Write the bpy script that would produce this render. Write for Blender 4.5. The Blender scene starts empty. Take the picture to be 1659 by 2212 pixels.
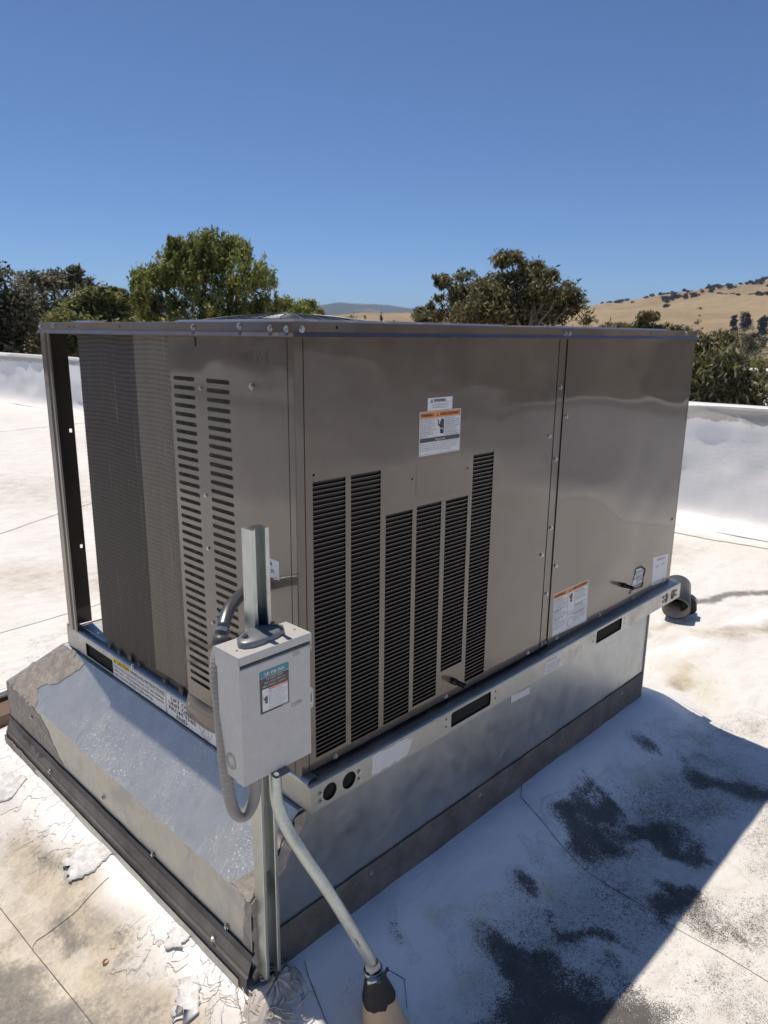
import bpy, bmesh, math, random
import numpy as np
from mathutils import Vector, Matrix, Quaternion
R_ = math.radians
sc = bpy.context.scene
COL = sc.collection

# ------------------------------------------------------------------ camera
CAM_M = Matrix(((0.69775, 0.16345, -0.69744), (-0.71626, 0.17398, -0.67580), (0.01088, 0.97109, 0.23847)))
CAM_P = Vector((-0.82997, -1.03184, 0.89348))
cd = bpy.data.cameras.new('camera'); cam = bpy.data.objects.new('camera', cd); COL.objects.link(cam)
cam.matrix_world = Matrix.Translation(CAM_P) @ CAM_M.to_4x4()
cd.sensor_fit = 'HORIZONTAL'; cd.sensor_width = 36.0; cd.lens = 36.0 * 1571.35 / 1659.0
cd.clip_start = 0.02; cd.clip_end = 40000
cd.dof.use_dof = True; cd.dof.focus_distance = 1.75; cd.dof.aperture_fstop = 14.0
sc.camera = cam

# ------------------------------------------------------------------ light
SUN = Vector((0.045, 0.368, 1.0)).normalized()
w = bpy.data.worlds.new('World'); sc.world = w; w.use_nodes = True
nt = w.node_tree; bg = nt.nodes['Background']
sky = nt.nodes.new('ShaderNodeTexSky'); sky.sky_type = 'NISHITA'; sky.sun_disc = False
sky.sun_elevation = math.asin(SUN.z); sky.sun_rotation = math.atan2(SUN.x, SUN.y)
sky.altitude = 3500; sky.air_density = 1.0; sky.dust_density = 0.1; sky.ozone_density = 9.0
nt.links.new(sky.outputs[0], bg.inputs[0]); bg.inputs[1].default_value = 0.092
sl = bpy.data.lights.new('sun', 'SUN'); sl.energy = 3.75; sl.angle = R_(0.53); sl.color = (1.0, 0.895, 0.76)
so = bpy.data.objects.new('sun', sl); COL.objects.link(so)
so.rotation_euler = (-SUN).to_track_quat('-Z', 'Y').to_euler()
sc.view_settings.view_transform = 'Standard'; sc.view_settings.look = 'None'
sc.view_settings.gamma = 1.0; sc.view_settings.exposure = 0.22; sc.view_settings.use_curve_mapping = False

# ------------------------------------------------------------------ numpy noise
def _h(ix, iy, s):
    n = (ix.astype(np.int64) * 374761393 + iy.astype(np.int64) * 668265263 + s * 974634777) & 0x7fffffff
    n = ((n ^ (n >> 13)) * 1274126177) & 0x7fffffff
    return ((n ^ (n >> 16)) & 0xffff) / 65535.0
def vn(x, y, s=0):
    x = np.asarray(x, float); y = np.asarray(y, float)
    ix = np.floor(x); iy = np.floor(y); fx = x - ix; fy = y - iy
    fx = fx * fx * (3 - 2 * fx); fy = fy * fy * (3 - 2 * fy)
    a = _h(ix, iy, s); b = _h(ix + 1, iy, s); c = _h(ix, iy + 1, s); d = _h(ix + 1, iy + 1, s)
    return a + (b - a) * fx + (c - a) * fy + (a - b - c + d) * fx * fy
def fbm(x, y, s=0, o=4):
    t = 0; a = 0.5
    for i in range(o):
        t = t + a * vn(np.asarray(x) * 2 ** i, np.asarray(y) * 2 ** i, s + i * 7); a *= 0.5
    return t / (1 - 0.5 ** o)
def sstep(a, b, x):
    t = np.clip((np.asarray(x, float) - a) / (b - a), 0, 1); return t * t * (3 - 2 * t)

# ------------------------------------------------------------------ materials
MATS = {}
class NB:
    def __init__(s, name):
        s.m = bpy.data.materials.new(name); s.m.use_nodes = True; s.t = s.m.node_tree
        s.b = s.t.nodes['Principled BSDF']; s.out = s.t.nodes['Material Output']; MATS[name] = s.m
    def n(s, ty, **k):
        nd = s.t.nodes.new('ShaderNode' + ty)
        for a, v in k.items():
            if a.startswith('i_'):
                key = a[2:]; nd.inputs[int(key) if key.isdigit() else key.replace('_', ' ')].default_value = v
            else: setattr(nd, a, v)
        return nd
    def l(s, a, b): s.t.links.new(a, b)
    def coord(s, scale=(1, 1, 1), kind='Object'):
        if kind == 'World':
            g = s.n('NewGeometry').outputs['Position']
        else: g = s.n('TexCoord').outputs[kind]
        mp = s.n('Mapping'); mp.inputs['Scale'].default_value = scale; s.l(g, mp.inputs[0]); return mp.outputs[0]
    def noise(s, co, scale, detail=4, rough=.5, dist=0):
        nd = s.n('TexNoise'); s.l(co, nd.inputs['Vector']); nd.inputs['Scale'].default_value = scale
        nd.inputs['Detail'].default_value = detail; nd.inputs['Roughness'].default_value = rough; nd.inputs['Distortion'].default_value = dist
        return nd.outputs['Fac']
    def ramp(s, f, *st):
        r = s.n('ValToRGB'); e = r.color_ramp.elements
        while len(e) < len(st): e.new(0.5)
        for i, (p, c) in enumerate(st):
            e[i].position = p; e[i].color = (c, c, c, 1) if not isinstance(c, tuple) else (*c, 1)
        s.l(f, r.inputs[0]); return r.outputs[0]
    def mix(s, f, a, b, mode='MIX'):
        m = s.n('Mix', data_type='RGBA', blend_type=mode)
        for inp, v in ((m.inputs[0], f), (m.inputs[6], a), (m.inputs[7], b)):
            if isinstance(v, (int, float)): inp.default_value = v
            elif isinstance(v, tuple): inp.default_value = (*v, 1)
            else: s.l(v, inp)
        return m.outputs[2]
    def math(s, op, a, b=0.0, clamp=False):
        m = s.n('Math', operation=op); m.use_clamp = clamp
        for inp, v in ((m.inputs[0], a), (m.inputs[1], b)):
            if isinstance(v, (int, float)): inp.default_value = v
            else: s.l(v, inp)
        return m.outputs[0]
    def bump(s, h, strength=.3, dist=.002, prev=None):
        b = s.n('Bump'); b.inputs['Strength'].default_value = strength; b.inputs['Distance'].default_value = dist
        s.l(h, b.inputs['Height'])
        if prev: s.l(prev, b.inputs['Normal'])
        return b.outputs[0]
    def set(s, **k):
        for a, v in k.items():
            i = s.b.inputs[a.replace('_', ' ')]
            if isinstance(v, (int, float)): i.default_value = v
            elif isinstance(v, tuple): i.default_value = (*v, 1) if len(v) == 3 else v
            else: s.l(v, i)
        return s.m

def plain(name, col, rough=.5, metal=0, **k):
    b = NB(name); co = b.coord()
    f = b.noise(co, 60, 4, .6)
    c = b.mix(f, tuple(x * .88 for x in col), tuple(min(1, x * 1.1) for x in col))
    b.set(Base_Color=c, Roughness=rough, Metallic=metal); b.set(**k)
    if metal: b.l(b.bump(b.noise(co, 150), .15, .0006), b.b.inputs['Normal'])
    return b.m

def mk_bronze(name, col, rough):
    b = NB(name); co = b.coord(kind='World')
    big = b.noise(b.coord((1.0, 1.0, 1.5), 'World'), 2.6, 1, .4)
    peel = b.noise(co, 520, 1, .5)
    dust = b.ramp(b.noise(co, 9, 6, .65), (.35, 0.0), (.75, 1.0))
    c = b.mix(b.math('MULTIPLY', dust, .12), col, (.27, .25, .22))
    n1 = b.bump(b.noise(b.coord((1.0, 1.0, 1.3), 'World'), 5.0, 2, .5), .18, .006, b.bump(big, .38, .03)); n2 = b.bump(peel, .05, .0004, n1)
    scr = b.ramp(b.noise(b.coord((40, 40, 3), 'World'), 9, 2), (.72, 0.0), (.78, 1.0))
    c = b.mix(b.math('MULTIPLY', b.ramp(b.noise(b.coord((2.5, 2.5, 1), 'World'), 3, 7, .75), (.55, 0.0), (.75, 1.0)), .07), c, (.30, .27, .23))
    b.set(Base_Color=b.mix(b.math('MULTIPLY', scr, .06), c, (.4, .38, .35)), Roughness=b.math('ADD', b.math('MULTIPLY', dust, .10), rough), Normal=n2)
    b.b.inputs['IOR'].default_value = 1.5; b.b.inputs['Coat Weight'].default_value = .8; b.b.inputs['Coat Roughness'].default_value = .05; b.b.inputs['Coat IOR'].default_value = 1.55; b.l(n2, b.b.inputs['Coat Normal'])
    return b.m
mk_bronze('bronze_paint', (.086, .060, .043), .34)
mk_bronze('bronze_shaded', (.060, .050, .042), .3)  # shade of post flange, groove and louver lips put into a darker bronze
plain('louver_shaded', (.034, .029, .026), .5)  # bronze darkened: shade on the pressed-in blades is put into the colour

def mk_galv(name, col, rough, spang=60, spots=False, stain=0.0, stretch=(1, 1, 1), metal=.92, scratch=0):
    b = NB(name); co = b.coord(kind='World')
    vo = b.n('TexVoronoi'); b.l(b.coord(stretch, 'World'), vo.inputs['Vector']); vo.inputs['Scale'].default_value = spang
    sp = b.ramp(vo.outputs['Color'], (0.0, .78), (1.0, 1.0))
    fine = b.noise(co, 22, 6, .65)
    c = b.mix(.5, b.mix(1.0, col, sp, 'MULTIPLY'), b.mix(fine, tuple(x * .8 for x in col), tuple(min(1, x * 1.12) for x in col)))
    ro = b.math('ADD', b.math('MULTIPLY', b.ramp(b.noise(co, 14, 5, .7), (.3, 0.0), (.8, 1.0)), .16), rough)
    m_ = metal
    if stain:
        st = b.ramp(b.noise(co, 7, 8, .72), (.5, 0.0), (.68, 1.0))
        st = b.math('MULTIPLY', st, stain)
        c = b.mix(st, c, (.42, .40, .34)); m_ = b.math('SUBTRACT', metal, b.math('MULTIPLY', st, .8))
        ro = b.math('ADD', ro, b.math('MULTIPLY', st, .3), True)
    if spots:
        v2 = b.n('TexVoronoi'); b.l(co, v2.inputs['Vector']); v2.inputs['Scale'].default_value = 130
        v3 = b.n('TexVoronoi'); b.l(co, v3.inputs['Vector']); v3.inputs['Scale'].default_value = 300
        lim = b.math('MULTIPLY', b.ramp(b.noise(co, 5, 3), (.3, 0.1), (.62, 1.0)), .36)
        s1 = b.math('LESS_THAN', v2.outputs['Distance'], b.math('MULTIPLY', lim, b.ramp(v2.outputs['Color'], (.25, 0.0), (.95, 1.1))))
        s2 = b.math('LESS_THAN', v3.outputs['Distance'], b.math('MULTIPLY', lim, .75))
        s_ = b.math('MULTIPLY', b.math('MAXIMUM', s1, s2), .62)
        scr = b.ramp(b.noise(b.coord((3, 40, 3), 'World'), 6, 3), (.60, 0.0), (.72, 1.0))
        s_ = b.math('MAXIMUM', s_, b.math('MULTIPLY', scr, .22))
        c = b.mix(s_, c, (.75, .76, .76)); m_ = b.math('SUBTRACT', m_ if not isinstance(m_, float) else metal, b.math('MULTIPLY', s_, .8))
        ro = b.math('ADD', ro, b.math('MULTIPLY', s_, .4), True)
    if scratch:
        mp = b.n('Mapping'); b.l(b.n('NewGeometry').outputs['Position'], mp.inputs[0]); mp.inputs['Rotation'].default_value = (0, .06, 0); mp.inputs['Scale'].default_value = (1.2, 1, 55)
        sc2 = b.math('MULTIPLY', b.ramp(b.noise(mp.outputs[0], 3, 5, .65), (.60, 0.0), (.70, 1.0)), scratch)
        c = b.mix(sc2, c, (.62, .64, .66)); ro = b.math('ADD', ro, b.math('MULTIPLY', b.ramp(b.noise(co, 3.5, 4, .6), (.35, 0.0), (.7, 1.0)), .07), True)
    b.set(Base_Color=c, Roughness=ro, Metallic=m_, Normal=b.bump(b.noise(b.coord((1, 1, 1), 'World'), 5, 2), .25, .006, b.bump(fine, .08, .0008)))
    return b.m
mk_galv('galvanized_rail', (.43, .44, .43), .33, 90, stain=.35)
mk_galv('galvanized_slope', (.54, .55, .54), .42, 45, spots=True, metal=.70)
mk_galv('galvanized_wall', (.38, .41, .43), .26, 40, scratch=.30)
mk_galv('galvanized_band', (.62, .60, .53), .46, 60, stain=.5, metal=.4)
mk_galv('zinc_strut', (.52, .56, .54), .34, 200, stain=.2, stretch=(1, 1, .15))
mk_galv('zinc_conduit', (.48, .52, .51), .36, 160, stain=.35)
mk_galv('screw_zinc', (.55, .55, .53), .28, 400)
plain('box_grey', (.47, .468, .455), .45)
plain('box_emboss', (.26, .265, .265), .5)
plain('hub_grey', (.22, .235, .25), .36, 0.35)
plain('flex_grey', (.27, .26, .24), .5)
plain('pvc_grey', (.075, .078, .085), .42)
plain('pvc_inside', (.42, .39, .34), .8)
plain('black_plastic', (.018, .018, .019), .4)
plain('rubber_black', (.012, .012, .013), .55)
plain('beige_rubber', (.66, .47, .29), .6)
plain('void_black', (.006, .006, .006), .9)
plain('red_plastic', (.45, .03, .03), .4)
plain('steel_dark', (.20, .21, .22), .35, .8)
plain('tab_dark', (.05, .045, .04), .6)
plain('sticker_white', (.68, .69, .70), .45)
plain('sticker_paper', (.62, .62, .62), .8)
plain('ink_black', (.02, .02, .02), .5)
plain('ink_white', (.75, .75, .75), .5)
plain('ink_grey', (.12, .12, .12), .6)
plain('ink_orange', (.75, .27, .08), .5)
plain('ink_yellow', (.72, .62, .04), .5)
plain('ink_teal', (.02, .23, .30), .4)
plain('ink_red', (.65, .25, .20), .5)
plain('ink_blue', (.20, .38, .42), .5)
plain('label_dark', (.055, .052, .055), .4)
plain('bark', (.12, .09, .07), .9)
plain('bark_pale', (.36, .31, .26), .9)
plain('wood', (.16, .11, .085), .9)
plain('straw', (.45, .33, .19), .8)
plain('pole_wood', (.12, .09, .07), .9)

# brushed-on roofing sealant
b = NB('sealant'); co = b.coord(kind='World')
f = b.noise(b.coord((1, 1, 1), 'World'), 30, 8, .7, 1.0)
b.set(Base_Color=b.mix(b.ramp(f, (.3, 0.0), (.7, 1.0)), (.20, .175, .15), (.46, .42, .37)), Roughness=.7,
      Normal=b.bump(b.noise(b.coord((1, 3, 1), 'World'), 55, 5, .6, 1.5), .8, .004))
b = NB('sealant_white')
b.set(Base_Color=b.mix(b.noise(b.coord(kind='World'), 40, 5), (.42, .37, .32), (.62, .58, .54)), Roughness=.6)
# dark felt band at the foot of the curb
b = NB('felt_band'); co = b.coord(kind='World')
f = b.noise(co, 700, 2, .6); g = b.noise(co, 9, 5, .7)
b.set(Base_Color=b.mix(b.ramp(g, (.35, 0.0), (.7, 1.0)), b.mix(f, (.045, .04, .038), (.115, .105, .10)), (.17, .16, .15)), Roughness=.8, Normal=b.bump(f, .5, .001))
# coil fins
def mk_coil(name, ca, cb):
    b = NB(name); co = b.coord(kind='World')
    wv = b.n('TexWave', wave_type='BANDS', bands_direction='DIAGONAL'); b.l(b.coord((1, 1, .0001), 'World'), wv.inputs['Vector'])
    wv.inputs['Scale'].default_value = 95; wv.inputs['Distortion'].default_value = 1.2
    st = b.ramp(b.noise(b.coord((26, 26, 1.6), 'World'), 2.2, 5, .7), (.60, 0.0), (.74, 1.0))
    dirt = b.noise(b.coord((1, 1, .6), 'World'), 6, 6, .7)
    speck = b.noise(co, 420, 3, .7)
    c = b.mix(b.math('MULTIPLY', wv.outputs['Fac'], .5), ca, cb)
    c = b.mix(b.math('MULTIPLY', dirt, .6), c, ca)
    c = b.mix(b.math('MULTIPLY', b.ramp(b.noise(b.coord((9, 9, .5), 'World'), 3, 6, .75), (.42, 1.0), (.62, 0.0)), .55), c, ca)
    c = b.mix(b.math('MULTIPLY', st, .5), c, (.34, .31, .26))
    c = b.mix(b.math('MULTIPLY', b.ramp(speck, (.45, 0.0), (.7, 1.0)), .35), c, cb)
    b.set(Base_Color=c, Roughness=.62, Metallic=.25, Normal=b.bump(speck, .6, .0015))
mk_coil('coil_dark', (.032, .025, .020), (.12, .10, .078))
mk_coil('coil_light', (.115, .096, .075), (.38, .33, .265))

# white roofing membrane
b = NB('membrane'); co = b.coord(kind='World')
def attr(nm):
    a = b.n('Attribute'); a.attribute_name = nm; return a.outputs['Fac']
fine = b.noise(co, 95, 6, .75); mid = b.noise(co, 9, 8, .7); big = b.noise(co, 1.3, 5, .65); vf = b.noise(co, 380, 3, .7)
base = b.mix(b.ramp(big, (.35, 0.0), (.7, 1.0)), (.80, .79, .765), (.73, .715, .675))
dirt = b.ramp(b.noise(b.coord((1, 2.2, 1), 'World'), 5.5, 10, .74, .6), (.46, 0.0), (.74, 1.0))
base = b.mix(b.math('MULTIPLY', dirt, .42), base, (.46, .42, .34))
# tread-like scuffs
sc_ = b.ramp(b.noise(b.coord((1, 3, 1), 'World'), 30, 6, .8, 1.2), (.55, 0.0), (.66, 1.0))
base = b.mix(b.math('MULTIPLY', b.math('MULTIPLY', sc_, b.ramp(mid, (.42, 0.0), (.56, 1.0))), .62), base, (.36, .34, .30))
# clean recoated margin
clean = attr('clean')
base = b.mix(clean, base, (.85, .85, .855))
# tan soiling
tan = b.math('SUBTRACT', b.math('ADD', b.math('MULTIPLY', attr('tan'), 1.25), b.math('MULTIPLY', b.math('SUBTRACT', mid, .5), 1.1)), .13, True)
base = b.mix(b.math('MULTIPLY', tan, .86), base, b.mix(b.ramp(b.math('ADD', b.math('MULTIPLY', mid, .6), b.math('MULTIPLY', fine, .4)), (.40, 0.0), (.62, 1.0)), (.60, .51, .37), (.27, .235, .19)))
# grey grime
gr = b.math('ADD', b.math('MULTIPLY', attr('grime'), 2.0), b.math('ADD', b.math('MULTIPLY', b.math('SUBTRACT', fine, .5), 2.2), b.math('MULTIPLY', b.math('SUBTRACT', mid, .5), 3.0)))
gr = b.ramp(b.math('SUBTRACT', gr, .70), (0.0, 0.0), (.9, 1.0))
base = b.mix(b.math('MULTIPLY', gr, .92), base, b.mix(b.ramp(fine, (.35, 0.0), (.65, 1.0)), (.09, .085, .078), (.25, .235, .21)))
# yellow algae
ye = b.math('MULTIPLY', attr('yellow'), b.ramp(mid, (.3, .3), (.6, 1.0)))
base = b.mix(b.math('MULTIPLY', ye, .5), base, (.50, .46, .24))
tl = b.ramp(b.math('ABSOLUTE', b.math('SUBTRACT', b.math('ADD', attr('mould'), b.math('MULTIPLY', b.math('SUBTRACT', mid, .5), .25)), .20)), (0.0, 1.0), (.03, 0.0))
base = b.mix(b.math('MULTIPLY', tl, .22), base, (.36, .33, .27))
film = b.math('MULTIPLY', attr('mould'), b.ramp(b.noise(b.coord((1, 1.6, 1), 'World'), 7, 6, .65, 1.0), (.38, 0.0), (.66, 1.0)))
base = b.mix(b.math('MULTIPLY', film, .62), base, (.24, .205, .14))
# black mould, breaks up into specks at its edge
mo = b.math('ADD', b.math('MULTIPLY', attr('mould'), 1.95), b.math('ADD', b.math('MULTIPLY', b.math('SUBTRACT', vf, .5), 3.0), b.math('ADD', b.math('MULTIPLY', b.math('SUBTRACT', fine, .5), 2.0), b.math('MULTIPLY', b.math('SUBTRACT', mid, .5), 1.1))))
mo = b.ramp(b.math('SUBTRACT', mo, .85), (0.0, 0.0), (.45, 1.0))
base = b.mix(b.math('MULTIPLY', mo, .90), base, (.035, .032, .030))
wrk = b.noise(b.coord((1, 1.7, 1), 'World'), 3.2, 4, .55, .8)
flk = attr('flaky'); rid = b.noise(b.coord((1, 1.3, 1), 'World'), 17, 3, .55, .5)
rd = b.math('ABSOLUTE', b.math('SUBTRACT', rid, .5)); rl = b.ramp(rd, (0.0, 1.0), (.035, 0.0))
base = b.mix(b.math('MULTIPLY', b.math('MULTIPLY', b.ramp(rid, (.50, 0.0), (.60, 1.0)), flk), .22), base, (.58, .58, .60))
spk = b.noise(co, 60, 5, .8, .5)
base = b.mix(b.math('MULTIPLY', b.math('MULTIPLY', b.ramp(spk, (.66, 0.0), (.69, 1.0)), flk), .85), base, (.10, .10, .10))
nrm = b.bump(wrk, .35, .02); nrm = b.bump(b.math('MULTIPLY', b.math('ADD', rl, b.ramp(rid, (.50, 0.0), (.53, 1.0))), flk), .8, .005, nrm); nrm = b.bump(mid, .30, .006, nrm); nrm = b.bump(fine, .25, .0016, nrm)
b.set(Base_Color=base, Roughness=b.math('SUBTRACT', .62, b.math('MULTIPLY', clean, .12)), Normal=nrm)

# parapet
b = NB('parapet_coat'); co = b.coord(kind='World')
sep = b.n('SeparateXYZ'); b.l(b.n('NewGeometry').outputs['Position'], sep.inputs[0])
dr = b.noise(b.coord((2, 2.5, 5), 'World'), 2.5, 8, .7, .8)
zz = b.math('ADD', sep.outputs['Z'], b.math('MULTIPLY', b.math('SUBTRACT', dr, .5), .22))
band = b.math('MULTIPLY', b.ramp(zz, (.26, 0.0), (.285, 1.0)), b.ramp(sep.outputs['Z'], (.358, 1.0), (.372, 0.0)))
st = b.ramp(b.noise(b.coord((1, 3, .5), 'World'), 2.2, 7, .7), (.4, 0.0), (.75, 1.0))
c = b.mix(b.math('MULTIPLY', st, .22), (.80, .795, .78), (.55, .53, .50))
c = b.mix(b.math('MULTIPLY', band, .95), c, b.mix(b.noise(b.coord((3, 3, 14), 'World'), 3, 8, .7), (.30, .27, .22), (.66, .63, .57)))
b.set(Base_Color=c, Roughness=.45, Normal=b.bump(b.noise(b.coord((1, 1, .6), 'World'), 2.2, 3), .3, .04, b.bump(b.noise(b.coord((1, 1, 3), 'World'), 18, 5, .6), .18, .008)))
plain('stucco', (.42, .37, .31), .9)

# land
b = NB('dry_grass'); co = b.coord(kind='World')
big = b.noise(co, .0035, 8, .6); mid = b.noise(co, .03, 8, .7); sep = b.n('SeparateXYZ'); b.l(b.n('NewGeometry').outputs['Position'], sep.inputs[0])
c = b.mix(b.ramp(big, (.35, 0.0), (.65, 1.0)), (.39, .30, .18), (.30, .225, .13))
c = b.mix(b.math('MULTIPLY', b.ramp(mid, (.5, 0.0), (.72, 1.0)), .35), c, (.17, .125, .085))
flat = b.ramp(sep.outputs['Z'], (-0.02, 1.0), (0.0, 0.0))
vg = b.ramp(b.noise(co, .02, 6, .7), (.45, 0.0), (.55, 1.0))
low = b.math('LESS_THAN', sep.outputs['Z'], -9.0)
c = b.mix(b.math('MULTIPLY', b.math('MULTIPLY', vg, low), .85), c, (.055, .07, .03))
b.set(Base_Color=c, Roughness=.95, Specular_IOR_Level=.1, Normal=b.bump(b.noise(co, .012, 5, .6, 1.0), .9, 14.0, b.bump(mid, .6, 4.0)))
b = NB('far_chaparral'); co = b.coord(kind='World')
b.set(Base_Color=b.mix(b.ramp(b.noise(co, .002, 8, .7), (.48, 0.0), (.62, 1.0)), (.045, .055, .04), (.26, .20, .13)), Roughness=.95)
def mk_leaf(name, a, bb, c3, tr=.4):
    b = NB(name)
    at = b.n('Attribute'); at.attribute_name = 'tint'
    r = b.ramp(at.outputs['Fac'], (0.0, a), (.42, bb), (.9, c3))
    b.set(Base_Color=r, Roughness=.5, Specular_IOR_Level=.35)
    t = b.n('BsdfTranslucent'); b.l(r, t.inputs[0]); m = b.n('MixShader'); m.inputs[0].default_value = tr
    b.l(b.b.outputs[0], m.inputs[1]); b.l(t.outputs[0], m.inputs[2]); b.l(m.outputs[0], b.out.inputs[0])
mk_leaf('leaf_pepper', (.10, .12, .03), (.28, .32, .09), (.50, .52, .21))
mk_leaf('leaf_dark', (.06, .065, .04), (.18, .18, .115), (.38, .36, .26))
mk_leaf('leaf_olive', (.08, .09, .03), (.22, .23, .08), (.38, .38, .16))
mk_leaf('leaf_brown', (.06, .062, .03), (.20, .19, .085), (.42, .37, .21))
mk_leaf('leaf_euc', (.07, .075, .03), (.22, .22, .09), (.46, .41, .26))
mk_leaf('leaf_oak', (.02, .026, .016), (.042, .05, .03), (.08, .085, .05), .1)

# ------------------------------------------------------------------ object helpers
def tag(o, label=None, cat=None, group=None, kind=None):
    if label: o['label'] = label
    if cat: o['category'] = cat
    if group: o['group'] = group
    if kind: o['kind'] = kind
    return o
def empty(name, loc, label, cat, group=None):
    o = bpy.data.objects.new(name, None); COL.objects.link(o); o.location = loc; o.empty_display_size = .1
    tag(o, label, cat, group); return o
WPOS = {}
def wpos(o):
    p = Vector((0, 0, 0))
    while o: p = p + Vector(o.location); o = o.parent
    return p
def link_mesh(name, me, parent=None, center=True):
    """me is authored in world coordinates; recentre its origin."""
    o = bpy.data.objects.new(name, me); COL.objects.link(o)
    n = len(me.vertices)
    if center and n:
        co = np.empty(n * 3, 'f'); me.vertices.foreach_get('co', co); co = co.reshape(-1, 3)
        c = (co.min(0) + co.max(0)) / 2; co -= c; me.vertices.foreach_set('co', co.ravel()); c = Vector([float(v) for v in c])
    else: c = Vector((0, 0, 0))
    if parent: o.parent = parent; c = c - wpos(parent)
    o.location = c; return o

class MB:
    def __init__(s): s.v = []; s.f = []; s.m = []; s.sm = []
    def add(s, vs, fs, mi=0, smooth=False):
        k = len(s.v); s.v += [tuple(v) for v in vs]; s.f += [tuple(i + k for i in f) for f in fs]
        s.m += [mi] * len(fs); s.sm += [smooth] * len(fs); return s
    def box(s, x0, x1, y0, y1, z0, z1, mi=0):
        return s.hexa([(x0, y0, z0), (x1, y0, z0), (x1, y1, z0), (x0, y1, z0), (x0, y0, z1), (x1, y0, z1), (x1, y1, z1), (x0, y1, z1)], mi)
    def hexa(s, v, mi=0):
        return s.add(v, [(3, 2, 1, 0), (4, 5, 6, 7), (0, 1, 5, 4), (1, 2, 6, 5), (2, 3, 7, 6), (3, 0, 4, 7)], mi)
    def tube(s, path, r, n=12, mi=0, caps=True, smooth=True):
        P = [Vector(p) for p in path]; rr = r if hasattr(r, '__len__') else [r] * len(P)
        vs = []; u = None
        for i, p in enumerate(P):
            d = (P[min(i + 1, len(P) - 1)] - P[max(i - 1, 0)]).normalized()
            if u is None: u = d.orthogonal().normalized()
            u = (u - d * u.dot(d)).normalized(); w_ = d.cross(u)
            for k in range(n):
                a = 2 * math.pi * k / n; vs.append(p + (u * math.cos(a) + w_ * math.sin(a)) * rr[i])
        fs = [(i * n + k, i * n + (k + 1) % n, (i + 1) * n + (k + 1) % n, (i + 1) * n + k) for i in range(len(P) - 1) for k in range(n)]
        s.add(vs, fs, mi, smooth)
        if caps:
            s.add(vs[:n], [tuple(range(n))[::-1]], mi); s.add(vs[-n:], [tuple(range(n))], mi)
        return s
    def sweep(s, prof, path_dirs, closed=False, mi=0, smooth=False):
        """prof list of points per station: list of list of Vector."""
        n = len(prof[0]); vs = [p for st in prof for p in st]
        m = len(prof); fs = []
        for i in range(m - 1):
            for k in range(n if closed else n - 1):
                fs.append((i * n + k, i * n + (k + 1) % n, (i + 1) * n + (k + 1) % n, (i + 1) * n + k))
        s.add(vs, fs, mi, smooth); return s
    def build(s, name, mats, parent=None, fixn=True, solid=0, bevel=0, center=True):
        me = bpy.data.meshes.new(name); me.from_pydata(s.v, [], s.f)
        for m in (mats if isinstance(mats, (list, tuple)) else [mats]): me.materials.append(MATS[m])
        me.polygons.foreach_set('material_index', s.m); me.polygons.foreach_set('use_smooth', s.sm)
        if fixn:
            bm = bmesh.new(); bm.from_mesh(me); bmesh.ops.remove_doubles(bm, verts=bm.verts, dist=1e-6)
            bmesh.ops.recalc_face_normals(bm, faces=bm.faces)
            if solid: bmesh.ops.solidify(bm, geom=bm.faces[:], thickness=solid)
            bm.to_mesh(me); bm.free()
        o = link_mesh(name, me, parent, center)
        if bevel:
            md = o.modifiers.new('bevel', 'BEVEL'); md.width = bevel; md.segments = 2; md.limit_method = 'ANGLE'
        return o

def curve_mesh(outline, holes, thick):
    cu = bpy.data.curves.new('c', 'CURVE'); cu.dimensions = '2D'; cu.fill_mode = 'BOTH'; cu.extrude = thick / 2
    for pts in [outline] + list(holes):
        sp = cu.splines.new('POLY'); sp.points.add(len(pts) - 1)
        for q, (x, y) in zip(sp.points, pts): q.co = (x, y, 0, 1)
        sp.use_cyclic_u = True
    ob = bpy.data.objects.new('c', cu); me = bpy.data.meshes.new_from_object(ob)
    bpy.data.objects.remove(ob); bpy.data.curves.remove(cu); return me
class Frame:
    def __init__(s, O, U, V): s.O = Vector(O); s.U = Vector(U).normalized(); s.V = Vector(V).normalized(); s.N = s.U.cross(s.V)
    def p(s, u, v, w_=0): return s.O + s.U * u + s.V * v + s.N * w_
    def mat(s):
        m = Matrix((s.U, s.V, s.N)).transposed().to_4x4(); m.translation = s.O; return m
def sheet(name, fr, outline, holes, thick, mat, parent, wofs=0.0, bevel=0):
    """plate whose outer face lies at w=wofs, body behind it"""
    me = curve_mesh(outline, holes, thick); me.transform(Matrix.Translation((0, 0, wofs - thick / 2))); me.transform(fr.mat())
    me.materials.clear(); me.materials.append(MATS[mat])
    bm = bmesh.new(); bm.from_mesh(me); bmesh.ops.remove_doubles(bm, verts=bm.verts, dist=1e-5)
    bmesh.ops.recalc_face_normals(bm, faces=bm.faces); bm.to_mesh(me); bm.free()
    for p_ in me.polygons: p_.use_smooth = False
    me.name = name; return link_mesh(name, me, parent)
def rrect(x0, x1, y0, y1, r=0.0, n=4):
    if r <= 0: return [(x0, y0), (x1, y0), (x1, y1), (x0, y1)]
    pts = []
    for cx, cy, a0 in ((x1 - r, y0 + r, -90), (x1 - r, y1 - r, 0), (x0 + r, y1 - r, 90), (x0 + r, y0 + r, 180)):
        for k in range(n + 1):
            a = R_(a0 + 90 * k / n); pts.append((cx + r * math.cos(a), cy + r * math.sin(a)))
    return pts
def circ(x, y, r, n=20): return [(x + r * math.cos(2 * math.pi * k / n), y + r * math.sin(2 * math.pi * k / n)) for k in range(n)]
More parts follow.
